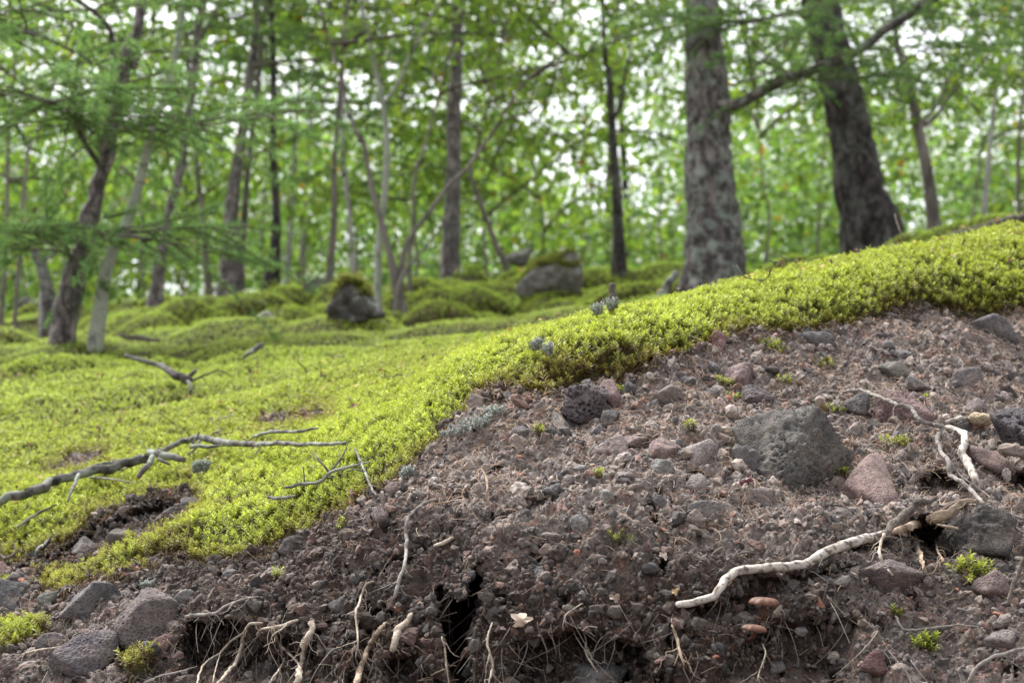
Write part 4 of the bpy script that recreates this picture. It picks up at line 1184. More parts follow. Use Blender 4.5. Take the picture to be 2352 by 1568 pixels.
# fallen branches on the moss
branchy("fallen_branch", 'dead_wood', [(-40, 1158), (0, 1150), (60, 1132), (120, 1108), (170, 1092), (225, 1078), (290, 1066), (330, 1050), (356, 1042), (390, 1048), (425, 1056)], [20, 24, 26, 25, 24, 26, 24, 24, 22, 14], 'thick lichened dead branch lying on the moss with broken twigs', 'branch', .03,
        [([(352, 1048), (342, 1066), (330, 1080), (318, 1096)], [16, 17, 12]), ([(180, 1090), (172, 1110), (160, 1135), (156, 1152)], [11, 9, 5]), ([(172, 1092), (205, 1074), (250, 1062), (300, 1054), (330, 1050)], [8, 9, 7, 4]), ([(205, 1096), (255, 1100), (305, 1108)], [6, 5, 3]), ([(362, 1052), (382, 1062), (392, 1068)], [10, 6])], sides=10, seed=41, zl=.03, part="twig", step=8, win=4)
branchy("fallen_branch", 'dead_wood', [(372, 1034), (400, 1022), (430, 1010), (460, 1004), (500, 1012), (560, 1018), (640, 1018), (720, 1020), (795, 1016)], [14, 15, 20, 16, 13, 12, 11, 8], 'slender lichened branch stretched across the moss behind the thick one', 'branch', .025,
        [([(436, 1030), (450, 1008), (456, 992)], [8, 7, 6]), ([(458, 1010), (448, 1030), (432, 1044)], [9, 6]), ([(600, 1018), (594, 1034), (585, 1042)], [7, 4]), ([(440, 1024), (480, 1026), (520, 1020)], [12, 10, 5])], sides=8, seed=42, zl=.03, part="twig", step=8, win=4)
branchy("fallen_branch", 'dead_wood', [(582, 1002), (620, 992), (680, 990), (730, 984)], [9, 10, 9, 6], 'short grey stick in the moss just behind the slender lichened branch', 'branch', .015, seed=43, zl=.022, step=8)
branchy("fallen_branch", 'dead_wood', [(655, 1121), (690, 1112), (730, 1108), (760, 1085), (800, 1072), (850, 1060)], [7, 9, 9, 8, 5], 'small forked grey twig resting on the moss near its edge', 'branch', .02,
        [([(758, 1088), (742, 1066), (725, 1048), (716, 1040)], [7, 5, 3]), ([(748, 1092), (770, 1070), (790, 1040), (800, 1018)], [6, 5, 3]), ([(700, 1112), (698, 1090), (696, 1070)], [4, 3])], seed=44, zl=.022, part="twig", step=7)
branchy("fallen_branch", 'dead_wood', [(815, 1030), (826, 1056), (838, 1082), (854, 1122), (866, 1138)], [5, 7, 7, 6, 4], 'thin bleached twig poking up at the moss edge', 'branch', .03, [([(838, 1085), (818, 1078), (795, 1082)], [5, 3])], seed=45, zl=.022, part="twig", dig=False)
branchy("fallen_branch", 'dead_wood', [(616, 1140), (640, 1144), (680, 1138)], [8, 10, 7], 'stub of grey twig right above the moss fringe', 'branch', .015, seed=46, zl=.022)
branchy("fallen_branch", 'dead_wood', [(40, 1210), (75, 1185), (112, 1166), (130, 1158)], [7, 8, 7, 4], 'thin grey twig half hidden in moss below the thick branch', 'branch', .015, seed=47, zl=.022)
branchy("fallen_branch", 'dark_root', [(-10, 1272), (15, 1280), (36, 1268), (30, 1245)], [8, 9, 7, 4], 'crooked dark twig at the lower moss margin', 'branch', .02, seed=48, zl=.022)
branchy("fallen_branch", 'dead_wood', [(80, 1282), (86, 1262), (98, 1252), (112, 1240), (120, 1228)], [6, 9, 9, 8, 5], 'knotty grey twig leaning on the moss margin', 'branch', .02, seed=49, zl=.022)
branchy("fallen_branch", 'dark_bark', [(290, 816), (330, 828), (370, 842), (400, 856), (432, 876)], [9, 12, 14, 20, 24], 'dark bare fallen branch sticking out of the mossy slope', 'branch', .08, [([(425, 872), (445, 855), (452, 850)], [14, 9]), ([(432, 874), (440, 890), (436, 905)], [10, 6]), ([(436, 876), (470, 862), (500, 850), (520, 858)], [7, 5, 3])], seed=50, zl=.03, part="twig", step=8, win=2)
branchy("fallen_branch", 'dead_wood', [(560, 820), (580, 806), (604, 790)], [10, 14, 14], 'pale log end tilted on the mossy slope', 'branch', .08, seed=51, zl=.022, step=8, win=2)
branchy("fallen_branch", 'dead_wood', [(1480, 726), (1500, 700), (1530, 662), (1558, 618)], [20, 24, 22, 18], 'lichen-crusted branch leaning beside the big larch trunk', 'branch', .1, seed=52, step=8, win=2, y=6.0)
branchy("fallen_branch", 'dark_root', [(1925, 612), (1950, 602), (1990, 588), (2030, 574), (2060, 566)], [14, 18, 18, 14], 'grey fallen stem at the foot of the leaning larch', 'branch', .05, seed=53, y=6.6, dig=False)
branchy("fallen_branch", 'dark_root', [(2120, 566), (2168, 548), (2230, 530), (2300, 510), (2380, 492)], [12, 16, 18, 20], 'fallen mossy stem lying along the top of the ridge', 'branch', .05, seed=54, y=6.4, dig=False)
branchy("fallen_branch", 'dark_root', [(275, 770), (320, 776), (365, 782)], [12, 14, 8], 'dark fallen stick beside the pale birch foot', 'branch', .05, seed=55, zl=.022, step=8)
branchy("twig_stump", 'dark_root', [(1400, 760), (1403, 710), (1408, 652)], [21, 20, 18], 'broken-off brown twig stump standing in the moss crest', 'stump', .0, seed=56, y=2.70, dig=False)
branchy("dry_stem", 'pale_root', [(2055, 492), (2060, 510), (2068, 532), (2080, 548)], [4, 5, 5, 4], 'bleached bare stem rising behind the ridge moss', 'stem', .0, seed=57, y=4.0, dig=False)

# ------------------------------------------------------------------ mushrooms
def lathe(prof, n, wob=0.0, seed=0):
    prof = np.array(prof, float); k = len(prof)
    th = np.linspace(0, 2 * pi, n, endpoint=False)
    w = 1 + wob * fbm(np.stack([np.cos(th) * 1.6 + seed, np.sin(th) * 1.6, 0 * th], -1), 2, seed)
    V = np.stack([prof[:, None, 0] * np.cos(th) * w, prof[:, None, 0] * np.sin(th) * w, prof[:, None, 1] + .10 * prof[:, None, 0] * (w - 1) * 6], -1).reshape(-1, 3)
    i = np.arange(k - 1)[:, None] * n; j = np.arange(n)[None]; kk = (j + 1) % n
    return V, [np.stack([i + j, i + kk, i + n + kk, i + n + j], -1).reshape(-1, 4)]
m, t, b = new_mat("mushroom_brown")
c = ramp(t, noise(t, 160, 4, .7, objcoord(t)), [(0.3, (.065, .025, .014)), (0.7, (.16, .072, .045))])
t.links.new(c, b.inputs['Base Color']); b.inputs['Roughness'].default_value = .6
M['mush'] = m
m, t, b = new_mat("mushroom_wine"); b.inputs['Base Color'].default_value = (.085, .018, .028, 1); b.inputs['Roughness'].default_value = .35
M['wine'] = m
def mushroom(u, v, w, h, stem, label, mat, seed, dy=.03, tilt=0.0, group=None):
    """cap centre at the picture point; the stem goes down and back into the soil"""
    pt, nrm = hit(u, v)
    c = at(u, v, pt[1] - dy)
    s = w / 2 * c[1] / F; hh = h * c[1] / F
    e = empty("mushroom", c)
    e.rotation_euler = (radians(6), tilt, 0)
    prof = [(0.001, hh * .34), (s * .22, hh * .36), (s * .5, hh * .30), (s * .78, hh * .16), (s * .94, -hh * .06), (s, -hh * .26), (s * .97, -hh * .30), (s * .88, -hh * .10), (s * .5, hh * .02), (s * .14, -hh * .12), (0.001, -hh * .12)]
    V, Fq = lathe(prof, 48, .20, seed)
    o = build("cap", V, Fq, M[mat]); o.parent = e
    sp = np.array([(0, 0, -hh * .05), (s * .05, .004, -stem * .35), (s * .02, dy * .6, -stem * .75), (-s * .1, dy + .012, -stem)])
    V, Fq = tube(spline(sp, stem / 8), np.linspace(s * .15, s * .19, len(spline(sp, stem / 8))), 10, .1, (1, .3), seed)
    o = build("stem", V, Fq, M[mat]); o.parent = e
    thing(e, label, "mushroom", group)
mushroom(1755, 1380, 68, 25, .040, 'brown flat-capped mushroom, the upper one, showing its stem', 'mush', 3, .050, .05, "brown mushrooms under the white root")
mushroom(1733, 1441, 58, 21, .020, 'lower brown mushroom with its cap close to the soil', 'mush', 4, .044, .12, "brown mushrooms under the white root")
mushroom(1718, 1102, 22, 16, .014, 'wine-red button mushroom standing under the large grey block', 'wine', 5, .018, -.2)
mushroom(1699, 1110, 22, 16, .008, 'squat wine-red mushroom cap close to the soil beside the other', 'wine', 6, .016, .2)

# ------------------------------------------------------------------ small moss tufts, lichens, dead leaves, cones
def tuft(u, v, w, n, label, dry=.1, name="moss_tuft", seed=0, lichen=False, hgt=.011, y=None, lift=0.0):
    rr = np.random.default_rng(500 + seed)
    if not lichen: n = max(6, int(n * rr.uniform(.45, .8))); dry = dry + rr.uniform(.0, .25)
    pt, nrm = hit(u, v) if y is None else (at(u, v, y), np.array([0, -.4, .9]))
    rad = w / 2 * pt[1] / F
    th = rr.uniform(0, 2 * pi, n); q = np.sqrt(rr.random(n)) * rad
    T1 = unit(np.cross(nrm, [0, 1, .3])); T2 = np.cross(nrm, T1)
    pos = pt + (np.cos(th) * q)[:, None] * T1 + (np.sin(th) * q * .6)[:, None] * T2 + nrm * (.001 + lift)
    b = Bag()
    if not lichen:
        for k in range(4):
            tv, tq, tt = shoot_template(13, rr, True)
            m_ = np.arange(n) % 4 == k
            ax = unit(nrm * .5 + up * .6 + rr.normal(0, .4, (m_.sum(), 3)))
            R = rot_to(ax, rr.uniform(0, 6.28, m_.sum())) * (hgt * rr.uniform(.7, 1.3, m_.sum()))[:, None, None]
            V, Fq, C = scatter(tv, tq, pos[m_], R, moss_color(tt, np.clip(dry + rr.normal(0, .12, m_.sum()), 0, 1), rr.uniform(.8, 1.15, m_.sum())))
            b.add(V, [Fq], 0, C)
        mat = M['moss']
    else:   # cup lichen: many tiny branching stalks
        for i in range(n):
            p = pos[i]; d = unit(nrm * .6 + up * .5 + rr.normal(0, .35, 3))
            col = np.array([.34, .37, .33]) * rr.uniform(.7, 1.25)
            L = hgt * rr.uniform(.6, 1.2)
            m1 = p + d * L * .55
            V, Fc = tube(np.array([p, m1]), [.0007, .0006], 4); b.add(V, Fc, 0, col * .7)
            for _ in range(4):
                e = m1 + unit(d + rr.normal(0, .7, 3)) * L * .45
                V, Fc = tube(np.array([m1, e]), [.0006, .0004], 3); b.add(V, Fc, 0, col)
        mat = M['gravel']
    o = b.out(name, mat, origin=pt)
    thing(o, label, "lichen" if lichen else "moss")
tuft(2236, 1326, 84, 46, 'bright moss tuft in front of the dark stone in the hollow', .15, seed=1, hgt=.016)
tuft(1912, 946, 64, 60, 'low green moss cushion on top of the large grey block', .0, seed=2, hgt=.007)
tuft(2056, 1028, 70, 34, 'yellowish moss tuft between the red slab and the dark red rock', .35, seed=3)
tuft(1940, 1100, 28, 20, 'little moss sprig growing in the gap beside the red slab', .1, seed=4)
tuft(1664, 888, 34, 16, 'small moss sprig near the pink pumice', .2, seed=5)
tuft(1684, 918, 44, 22, 'green moss sprig below the pink pumice', .1, seed=6, hgt=.008)
tuft(1800, 884, 26, 14, 'tiny moss sprig between the upper pebbles', .2, seed=7)
tuft(1778, 806, 80, 36, 'straggly moss on gravel beside the dark brown stone', .35, seed=8)
tuft(1895, 845, 50, 18, 'sparse moss sprig on the upper needle litter', .35, seed=9)
tuft(2130, 922, 30, 22, 'green moss dot above the long grey root', .0, seed=10, hgt=.007)
tuft(2120, 1490, 36, 22, 'light green moss sprig in the lower gravel', .0, seed=11, hgt=.014)
tuft(2058, 1420, 24, 12, 'small moss sprig at the hook of the thin grey root', .1, seed=12)
tuft(1418, 1245, 32, 14, 'yellow-green moss sprig alone in mid bank', .2, seed=13)
tuft(1240, 1000, 30, 16, 'moss sprig below the dark vesicular rock', .1, seed=14)
tuft(1376, 1100, 26, 10, 'tiny moss sprig above the whitish stone', .2, seed=15)
tuft(790, 1215, 26, 16, 'moss sprig on the dark gravel below the moss edge', .1, seed=16)
tuft(640, 1330, 26, 14, 'moss sprig beside the mauve-pink stone', .1, seed=17)
tuft(350, 1500, 40, 26, 'moss sprig behind the brick-red flake', .2, seed=18)
tuft(1430, 905, 22, 8, 'tiny moss sprig beside the upright mauve-red slab', .1, seed=19)
tuft(1590, 990, 20, 8, 'tiny moss sprig above the pale porous rock', .2, seed=20)
tuft(1075, 985, 130, 110, 'grey-green reindeer lichen on the slope of the bank', name="lichen", seed=30, lichen=True, hgt=.009)
tuft(1122, 955, 80, 90, 'pale lichen clump climbing to the moss edge', name="lichen", seed=31, lichen=True, hgt=.009)
tuft(1245, 832, 26, 36, 'white lichen puff near the tip of the moss', name="lichen", seed=32, lift=.016, lichen=True, hgt=.015)
tuft(1272, 842, 20, 20, 'small white lichen beside the larger puff', name="lichen", seed=33, lift=.016, lichen=True, hgt=.016)
tuft(1378, 752, 26, 34, 'white lichen puff below the twig stump', name="lichen", seed=34, lift=.016, lichen=True, hgt=.015)
tuft(1412, 738, 26, 28, 'pale lichen patch on the moss crest by the twig stump', name="lichen", seed=35, lift=.016, lichen=True, hgt=.015)
tuft(940, 1092, 36, 50, 'grey lichen at the moss edge above the red-brown stone', name="lichen", seed=36, lichen=True, hgt=.010)
tuft(470, 1108, 40, 60, 'curled grey lichen beside the mossy hollow', name="lichen", seed=37, lift=.016, lichen=True, hgt=.016)
tuft(340, 1352, 30, 40, 'pale green lichen at the tongue of moss', name="lichen", seed=38, lichen=True, hgt=.010)

def dead_leaf(u, v, w, h, ang, col, label, seed, lift=.006):
    rr = np.random.default_rng(800 + seed)
    pt, nrm = hit(u, v)
    W, H = w * pt[1] / F / 2, h * pt[1] / F / 2
    n, k = 28, 7
    th = np.linspace(0, 2 * pi, n, endpoint=False)
    lobe = .70 + .16 * np.cos(3 * th + seed) + .14 * np.cos(5 * th + 2 * seed) + .09 * rr.normal(size=n)
    Vv = [(0, 0, 0)]
    for j in range(1, k):
        s = j / (k - 1)
        x = np.cos(th) * lobe * W * s; z = np.sin(th) * lobe * H * s
        yv = -.7 * W * s ** 2 * np.cos(2 * th + seed) + .12 * W * fbm(np.stack([x / W * 2, z / H * 2, 0 * x + seed], -1), 2, seed)
        Vv += list(np.stack([x, yv, z], -1))
    Vv = np.array(Vv)
    c, s = cos(radians(ang)), sin(radians(ang))
    Vv = np.stack([Vv[:, 0] * c - Vv[:, 2] * s, Vv[:, 1], Vv[:, 0] * s + Vv[:, 2] * c], -1)
    j = np.arange(n); jn = (j + 1) % n
    tri = np.stack([0 * j, 1 + j, 1 + jn], -1)
    qd = np.vstack([np.stack([1 + a * n + j, 1 + (a + 1) * n + j, 1 + (a + 1) * n + jn, 1 + a * n + jn], -1) for a in range(k - 2)])
    ctr = pt - np.array([0, lift, 0])
    C = np.array(col) * (1 + .25 * fbm(Vv / W * 2.5, 3, seed))[:, None]
    o = build("dead_leaf", Vv + ctr, [qd, tri], M['litter'], col=C, origin=ctr)
    thing(o, label, "leaf")
dead_leaf(1196, 1424, 60, 46, 25, (.52, .42, .34), 'curled pale dead leaf stuck beside the black crack', 1, .012)
dead_leaf(1524, 1276, 30, 18, -40, (.55, .48, .42), 'small whitish dead leaf above the white ringed root', 2)
dead_leaf(1412, 1372, 38, 26, -20, (.38, .31, .25), 'greyish-tan dead leaf on the dark lower face', 3)
dead_leaf(1550, 1358, 26, 20, 10, (.50, .37, .22), 'small buff dead leaf at the end of the white ringed root', 4)
dead_leaf(1885, 940, 34, 24, 60, (.20, .11, .05), 'curled brown leaf behind the moss cushion on the block', 5)
dead_leaf(1352, 842, 30, 16, 10, (.45, .32, .20), 'light brown leaf caught in the moss near its tip', 6)
for k, (u, v, c, txt) in enumerate([(155, 950, (.10, .045, .03), 'dark brown larch cone lying in the moss, lower of a close pair'), (176, 962, (.09, .045, .03), 'dark cone right next to its neighbour in the moss'),
        (275, 985, (.12, .06, .045), 'single brown cone in the moss above the thick branch'), (225, 1002, (.17, .09, .07), 'reddish cone in the moss between the single cone and the branch'),
        (44, 880, (.24, .17, .12), 'tan cone near the moss-covered bank at the birch foot')]):
    pt, nrm = hit(u, v)
    s = 7.5 * pt[1] / F
    d, Fc = ICO[3]
    az = np.arctan2(d[:, 1], d[:, 0])
    rad = 1 + .16 * np.sin(az * 7 + d[:, 2] * 9) + .12 * np.sin(d[:, 2] * 14)
    V = d * rad[:, None] * np.array([.8, .8, 1.2]) * s
    o = build("larch_cone", V + pt + np.array([0, 0, s * .8 + .008]), [Fc], M['gravel'], col=np.broadcast_to(np.array(c), V.shape), origin=pt)
    thing(o, txt, "cone", "larch cones on the moss")

# scattered leaves, twigs and cone scales on the moss floor
r = np.random.default_rng(405)
cand = np.where((moss > .8) & (Yv > 2.9) & (Yv < 11) & (np.abs(Av) < .29) & visible)[0]
wgt = AREA[cand] / Yv[cand] ** 1.5
s_ = r.choice(cand, 900, p=wgt / wgt.sum())
bag = Bag()
tv = np.array([(0, 0, 0), (.28, .35, .06), (.22, .75, .12), (0, 1, .05), (-.22, .75, .12), (-.28, .35, .06), (0, .5, 0)]); tq = np.array([[0, 1, 6, 5], [1, 2, 3, 6], [6, 3, 4, 5]])
Rl = rot_to(unit(N1[s_] + r.normal(0, .4, (900, 3))), r.uniform(0, 6.28, 900)) * r.uniform(.005, .012, 900)[:, None, None]
cl = np.array([(.28, .17, .08), (.16, .09, .05), (.36, .25, .14), (.11, .06, .045), (.40, .28, .08)])[r.integers(0, 5, 900)]
V, Fq, C = scatter(tv, tq, P1[s_] + up * (.014 + .004 * Yv[s_])[:, None], Rl, np.repeat(cl[:, None], 7, 1))
bag.add(V, [Fq], 0, C)
for k in range(45):
    p = P1[s_[k]] + up * (.014 + .004 * Yv[s_[k]]); az = r.uniform(0, 6.28)
    pp = curve_(p, np.array([cos(az), sin(az), r.uniform(0, .35)]), r.uniform(.03, .09), r)
    V, Fc = tube(pp, np.linspace(.0014, .0006, len(pp)), 4); bag.add(V, Fc, 0, np.array([.13, .115, .105]) * r.uniform(.5, 1.6))
ll = bag.out("leaf_litter", M['litter'])
ll['kind'] = 'stuff'; ll['label'] = 'scattered dead leaves and bits of twig on the moss'
# ------------------------------------------------------------------ trees
LEAF_Q = np.array([[0, 1, 2, 3]])
def leaf_template(r):
    """an oval leaf of two tilted halves with a pointed tip"""
    V = np.array([(0, 0, 0), (.30, .35, .05), (.24, .72, .02), (0, 1.0, -.10), (-.24, .72, .02), (-.30, .35, .05), (0, .5, -.05)])
    return V, np.array([[0, 1, 6, 5], [1, 2, 3, 6], [6, 3, 4, 5]])
def leaves(bag, pos, r, size, cols, mat=1, droop=.5):
    n = len(pos)
    if not n: return
    tv, tq = leaf_template(r)
    ax = unit(r.normal(size=(n, 3)) * np.array([1, 1, .7]) + np.array([0, 0, -droop]))
    R0 = rot_to(ax, r.uniform(0, 6.28, n))
    R = np.stack([R0[:, :, 0], R0[:, :, 2], R0[:, :, 1]], -1) * (size * r.uniform(.65, 1.25, n))[:, None, None]
    ci = r.integers(0, len(cols), n)
    C = np.array(cols)[ci] * r.uniform(.75, 1.25, (n, 1))
    C = np.where((r.random(n) < .012)[:, None], np.array([.30, .20, .03]), C)
    V, Fq, cc = scatter(tv, tq, pos, R, np.repeat(C[:, None], len(tv), 1))
    bag.add(V, [Fq], mat, cc)

def needles(bag, pos, dirs, r, per, ln, wd, cols, mat=1):
    """little rosettes of soft needles along twigs"""
    n = len(pos)
    if not n: return
    p = np.repeat(pos, per, 0); d = np.repeat(dirs, per, 0)
    q = unit(r.normal(size=p.shape) + .5 * d + np.array([0, 0, .15]))
    s = unit(np.cross(q, r.normal(size=p.shape))) * wd
    L = ln * r.uniform(.7, 1.15, (len(p), 1))
    V = np.stack([p - s, p + s, p + q * L * .6 + s * .9, p + q * L, p + q * L * .6 - s * .9], 1).reshape(-1, 3)
    k = np.arange(len(p))[:, None] * 5
    ci = np.repeat(r.integers(0, len(cols), n), per)
    C = np.array(cols)[ci] * np.repeat(r.uniform(.75, 1.25, (n, 1)), per, 0)
    bag.add(V, [k + np.array([[0, 1, 2, 3, 4]])], mat, np.repeat(C[:, None], 5, 1).reshape(-1, 3))

BIRCH = [(0.172, 0.271, 0.05), (0.208, 0.318, 0.054), (0.136, 0.234, 0.044), (0.262, 0.356, 0.063), (0.181, 0.291, 0.05)]
OAK = [(0.131, 0.23, 0.048), (0.161, 0.274, 0.052), (0.111, 0.205, 0.043), (0.202, 0.304, 0.057)]
LARCH = [(0.16, 0.273, 0.1), (0.192, 0.32, 0.112), (0.138, 0.247, 0.096), (0.233, 0.36, 0.123)]

def larch_branch(bag, P, rad, r, dens, dist, tw=1.0, wide=None):
    """a limb with flat feathery side twigs"""
    V, Fc = tube(P, np.linspace(rad, rad * .35, len(P)), 5, .2, (1, .3), int(r.integers(99)))
    bag.add(V, Fc, 0, (.13, .11, .095))
    s = np.concatenate([[0], np.cumsum(np.linalg.norm(np.diff(P, axis=0), axis=1))])
    L = s[-1]
    wd = (.0010 * max(1, dist / 7)) if wide is None else wide
    k = max(3, int(L / .055 * dens))
    tip, tdir = [], []
    for q in np.sort(r.uniform(.12 * L, L, k)):
        p = np.array([np.interp(q, s, P[:, c]) for c in range(3)])
        i = min(np.searchsorted(s, q), len(P) - 1)
        d = unit(P[i] - P[max(i - 1, 0)])
        side = unit(np.cross(d, up)) * (1 if r.random() < .5 else -1)
        tl = (.12 + .34 * (1 - q / L) ** .6) * r.uniform(.5, 1.25) * tw
        dd = unit(side * r.uniform(.5, 1) + d * r.uniform(.2, 1) + up * r.normal(-.02, .22))
        m_ = max(2, int(tl / .10) + 1)
        t = np.linspace(0, 1, m_)[:, None]
        TP = p + dd * tl * t + np.array([0, 0, -1]) * (.16 * tl * t ** 2)
        V, Fc = tube(TP, np.linspace(.0028, .0012, m_), 3); bag.add(V, Fc, 0, (.13, .11, .08))
        n_ = max(3, int(tl / .016))
        u_ = r.random((n_, 1)) ** .9
        tip.append(p + dd * tl * u_ + np.array([0, 0, -1]) * (.16 * tl * u_ ** 2)); tdir.append(np.repeat(dd[None], n_, 0))
    needles(bag, np.vstack(tip), np.vstack(tdir), r, 9, .026, wd, LARCH)

def leafy_branch(bag, P, rad, r, dens, size, cols, spread=.30, bare=.15):
    V, Fc = tube(P, np.linspace(rad, rad * .3, len(P)), 5, .2, (1, .3), int(r.integers(99)))
    bag.add(V, Fc, 0, (.085, .07, .06))
    s = np.concatenate([[0], np.cumsum(np.linalg.norm(np.diff(P, axis=0), axis=1))]); L = s[-1]
    k = max(4, int(L / .075 * dens)); out = []
    for q in np.sort(r.uniform(bare * L, L, k)):
        p = np.array([np.interp(q, s, P[:, c]) for c in range(3)])
        i = min(np.searchsorted(s, q), len(P) - 1)
        d = unit(P[i] - P[max(i - 1, 0)])
        tl = spread * r.uniform(.4, 1.3) * (1.15 - .5 * q / L)
        dd = unit(d * .6 + r.normal(size=3) * np.array([1, 1, .6]) + up * .15)
        t = np.linspace(0, 1, 3)[:, None]
        TP = p + dd * tl * t - up * (.2 * tl * t ** 2)
        V, Fc = tube(TP, [.0032, .002, .001], 3); bag.add(V, Fc, 0, (.08, .065, .05))
        n_ = max(3, int(tl / .024))
        out.append(p + dd * tl * r.random((n_, 1)) - up * (.2 * tl * .5) + r.normal(0, .03, (n_, 3)))
    leaves(bag, np.vstack(out), r, size, cols)

def curve(p, d, L, r, droop, upturn, n=9, wig=.06):
    t = np.linspace(0, 1, n)[:, None]
    P = p + d * L * t + up * L * (-droop * t ** 2 + upturn * t ** 3)
    w = np.cumsum(r.normal(0, wig * L / n, (n, 3)), 0); w[0] = 0
    return P + w

def tree(kind, label, pts, width, y, mat, seed, H=6.5, h0=.9, nb=22, Lb=(.7, 1.6), sides=14, cat="tree", name=None, group=None, limbs=(), size=.05, dens=1.0, cols=None, bmp=.18, crown=True, elev=None, flare=1.35, bark_step=.05, stubs=(), bfr=(1.7, .12)):
    """trunk through picture points at distance y, carried on upward beyond the frame, with limbs and crown"""
    r = np.random.default_rng(3000 + seed)
    pts = np.array(pts, float)
    B = at(pts[:, 0], pts[:, 1], y)
    g = T(B[0, 0], B[0, 1])[0] - .06
    if B[0, 2] > g + .05:
        d = B[0] - B[min(1, len(B) - 1)]
        B = np.vstack([[B[0, 0] + d[0] / max(-d[2], .2) * (B[0, 2] - g) * .6, y, g], B])
        width = [width[0]] + list(width)
    else:
        B[0, 2] = g
    wr = np.array(width, float) / 2 * y / F
    wr = np.interp(np.linspace(0, 1, len(B)), np.linspace(0, 1, len(wr)), wr)
    base = B[0].copy()
    topd = unit(B[-1] - B[-2]); rise = H - (B[-1, 2] - base[2])
    rtop = wr[-1]
    if rise > .4:
        d = unit(topd * .6 + up * .6)
        e = [B[-1] + d * rise * .45 + r.normal(0, .05, 3), B[-1] + d * rise * .45 + unit(d + up) * rise * .55]
        B = np.vstack([B, e]); wr = np.concatenate([wr, [rtop * .62, rtop * .18]])
    k = np.concatenate([[0], np.cumsum(np.linalg.norm(np.diff(B, axis=0), axis=1))])
    Q = spline(B, bark_step)
    kq = np.concatenate([[0], np.cumsum(np.linalg.norm(np.diff(Q, axis=0), axis=1))]); kq *= k[-1] / kq[-1]
    R = np.interp(kq, k, wr)
    R *= 1 + (flare - 1) * np.exp(-kq / (.16 + R[0]))
    Q = Q + np.stack([fbm(Q * 2.2, 2, seed), fbm(Q * 2.2, 2, seed + 1), 0 * kq], -1) * (R * .35)[:, None]
    V, Fc = tube(Q, R, sides, bmp, bfr, seed)
    if sides >= 36:
        n_ = len(Q); th_ = np.linspace(0, 2 * pi, sides, endpoint=False)
        sp_ = np.stack(np.broadcast_arrays(np.cos(th_)[None] * R.mean() * 24, np.sin(th_)[None] * R.mean() * 24, (kq * 6)[:, None]), -1).reshape(-1, 3)
        w1_, w2_ = worley(sp_ + .35 * fbm(sp_ * 1.3, 2, seed)[:, None], seed)
        dr = .012 * (sstep(0, .3, w2_ - w1_) - .6) + .006 * fbm(sp_ * 2.6, 3, seed + 8)
        ctr_ = np.repeat(Q, sides, 0); nv = n_ * sides
        V[:nv] += unit(V[:nv] - ctr_) * dr[:, None]
    e = empty(name or (kind + "_tree"), base)
    thing(e, label, cat, group)
    build("trunk", V, Fc, M[mat], parent=e, origin=base)
    for (lp, lw, lk, ly) in limbs:                           # limbs the photograph shows
        lp = np.array([tuple(p) + (0,) * (3 - len(p)) for p in lp], float)
        LP = np.stack([at(a[0], a[1], y + ly - .4 * a[2]) for a in lp])
        j = np.argmin(np.linalg.norm(Q - LP[0], axis=1)); LP[0] = Q[j] * .7 + LP[0] * .3
        LQ = spline(LP, .04)
        lr = np.interp(np.linspace(0, 1, len(LQ)), np.linspace(0, 1, len(lw)), np.array(lw) / 2 * y / F)
        V, Fc = tube(LQ, lr * (1 + .2 * fbm(LQ * 14, 2, seed)), 9, .25, (1.5, .3), seed)
        lo = build("branch", V, Fc, M[mat], parent=e, origin=LP[0])
        if lk:
            bg_ = Bag()
            if lk[0] == 'n':
                for _ in range(int(lk[1])):
                    q0 = LQ[r.integers(int(len(LQ) * lk[2]), len(LQ))]
                    hd = r.uniform(0, 2 * pi)
                    larch_branch(bg_, curve(q0, np.array([cos(hd), sin(hd) * .7, r.uniform(-.1, .25)]), r.uniform(.3, .75) * lk[3], r, .12, .1), .004, r, 1.0, y)
                sp = bg_.out("needles", [M['twig'], M['needle']])
            else:
                for _ in range(int(lk[1])):
                    q0 = LQ[r.integers(int(len(LQ) * lk[2]), len(LQ))]
                    d = unit(r.normal(size=3) * np.array([1, 1, .6]) + up * .2)
                    leafy_branch(bg_, curve(q0, d, r.uniform(.3, .75) * lk[3], r, .1, .05), .004, r, 1.0, size, cols or BIRCH)
                sp = bg_.out("leaves", [M['twig'], M['leaf']])
            sp.parent = lo; sp.location = -np.array(LP[0])
    for (u, v, du, dv, w) in stubs:
        a = at(u, v, y); j = np.argmin(np.linalg.norm(Q - a, axis=1)); a = Q[j]
        b2 = at(u + du, v + dv, y - .03)
        V, Fc = tube(spline(np.array([a, (a + b2) / 2 + up * .004, b2]), .01), np.array([w, w * .8, w * .55])[np.minimum(np.arange(len(spline(np.array([a, (a + b2) / 2 + up * .004, b2]), .01))) * 3 // max(1, len(spline(np.array([a, (a + b2) / 2 + up * .004, b2]), .01))), 2)] / 2 * y / F, 8, .3, (1.5, .3), seed)
        build("stub", V, Fc, M['dark_bark'], parent=e, origin=a)
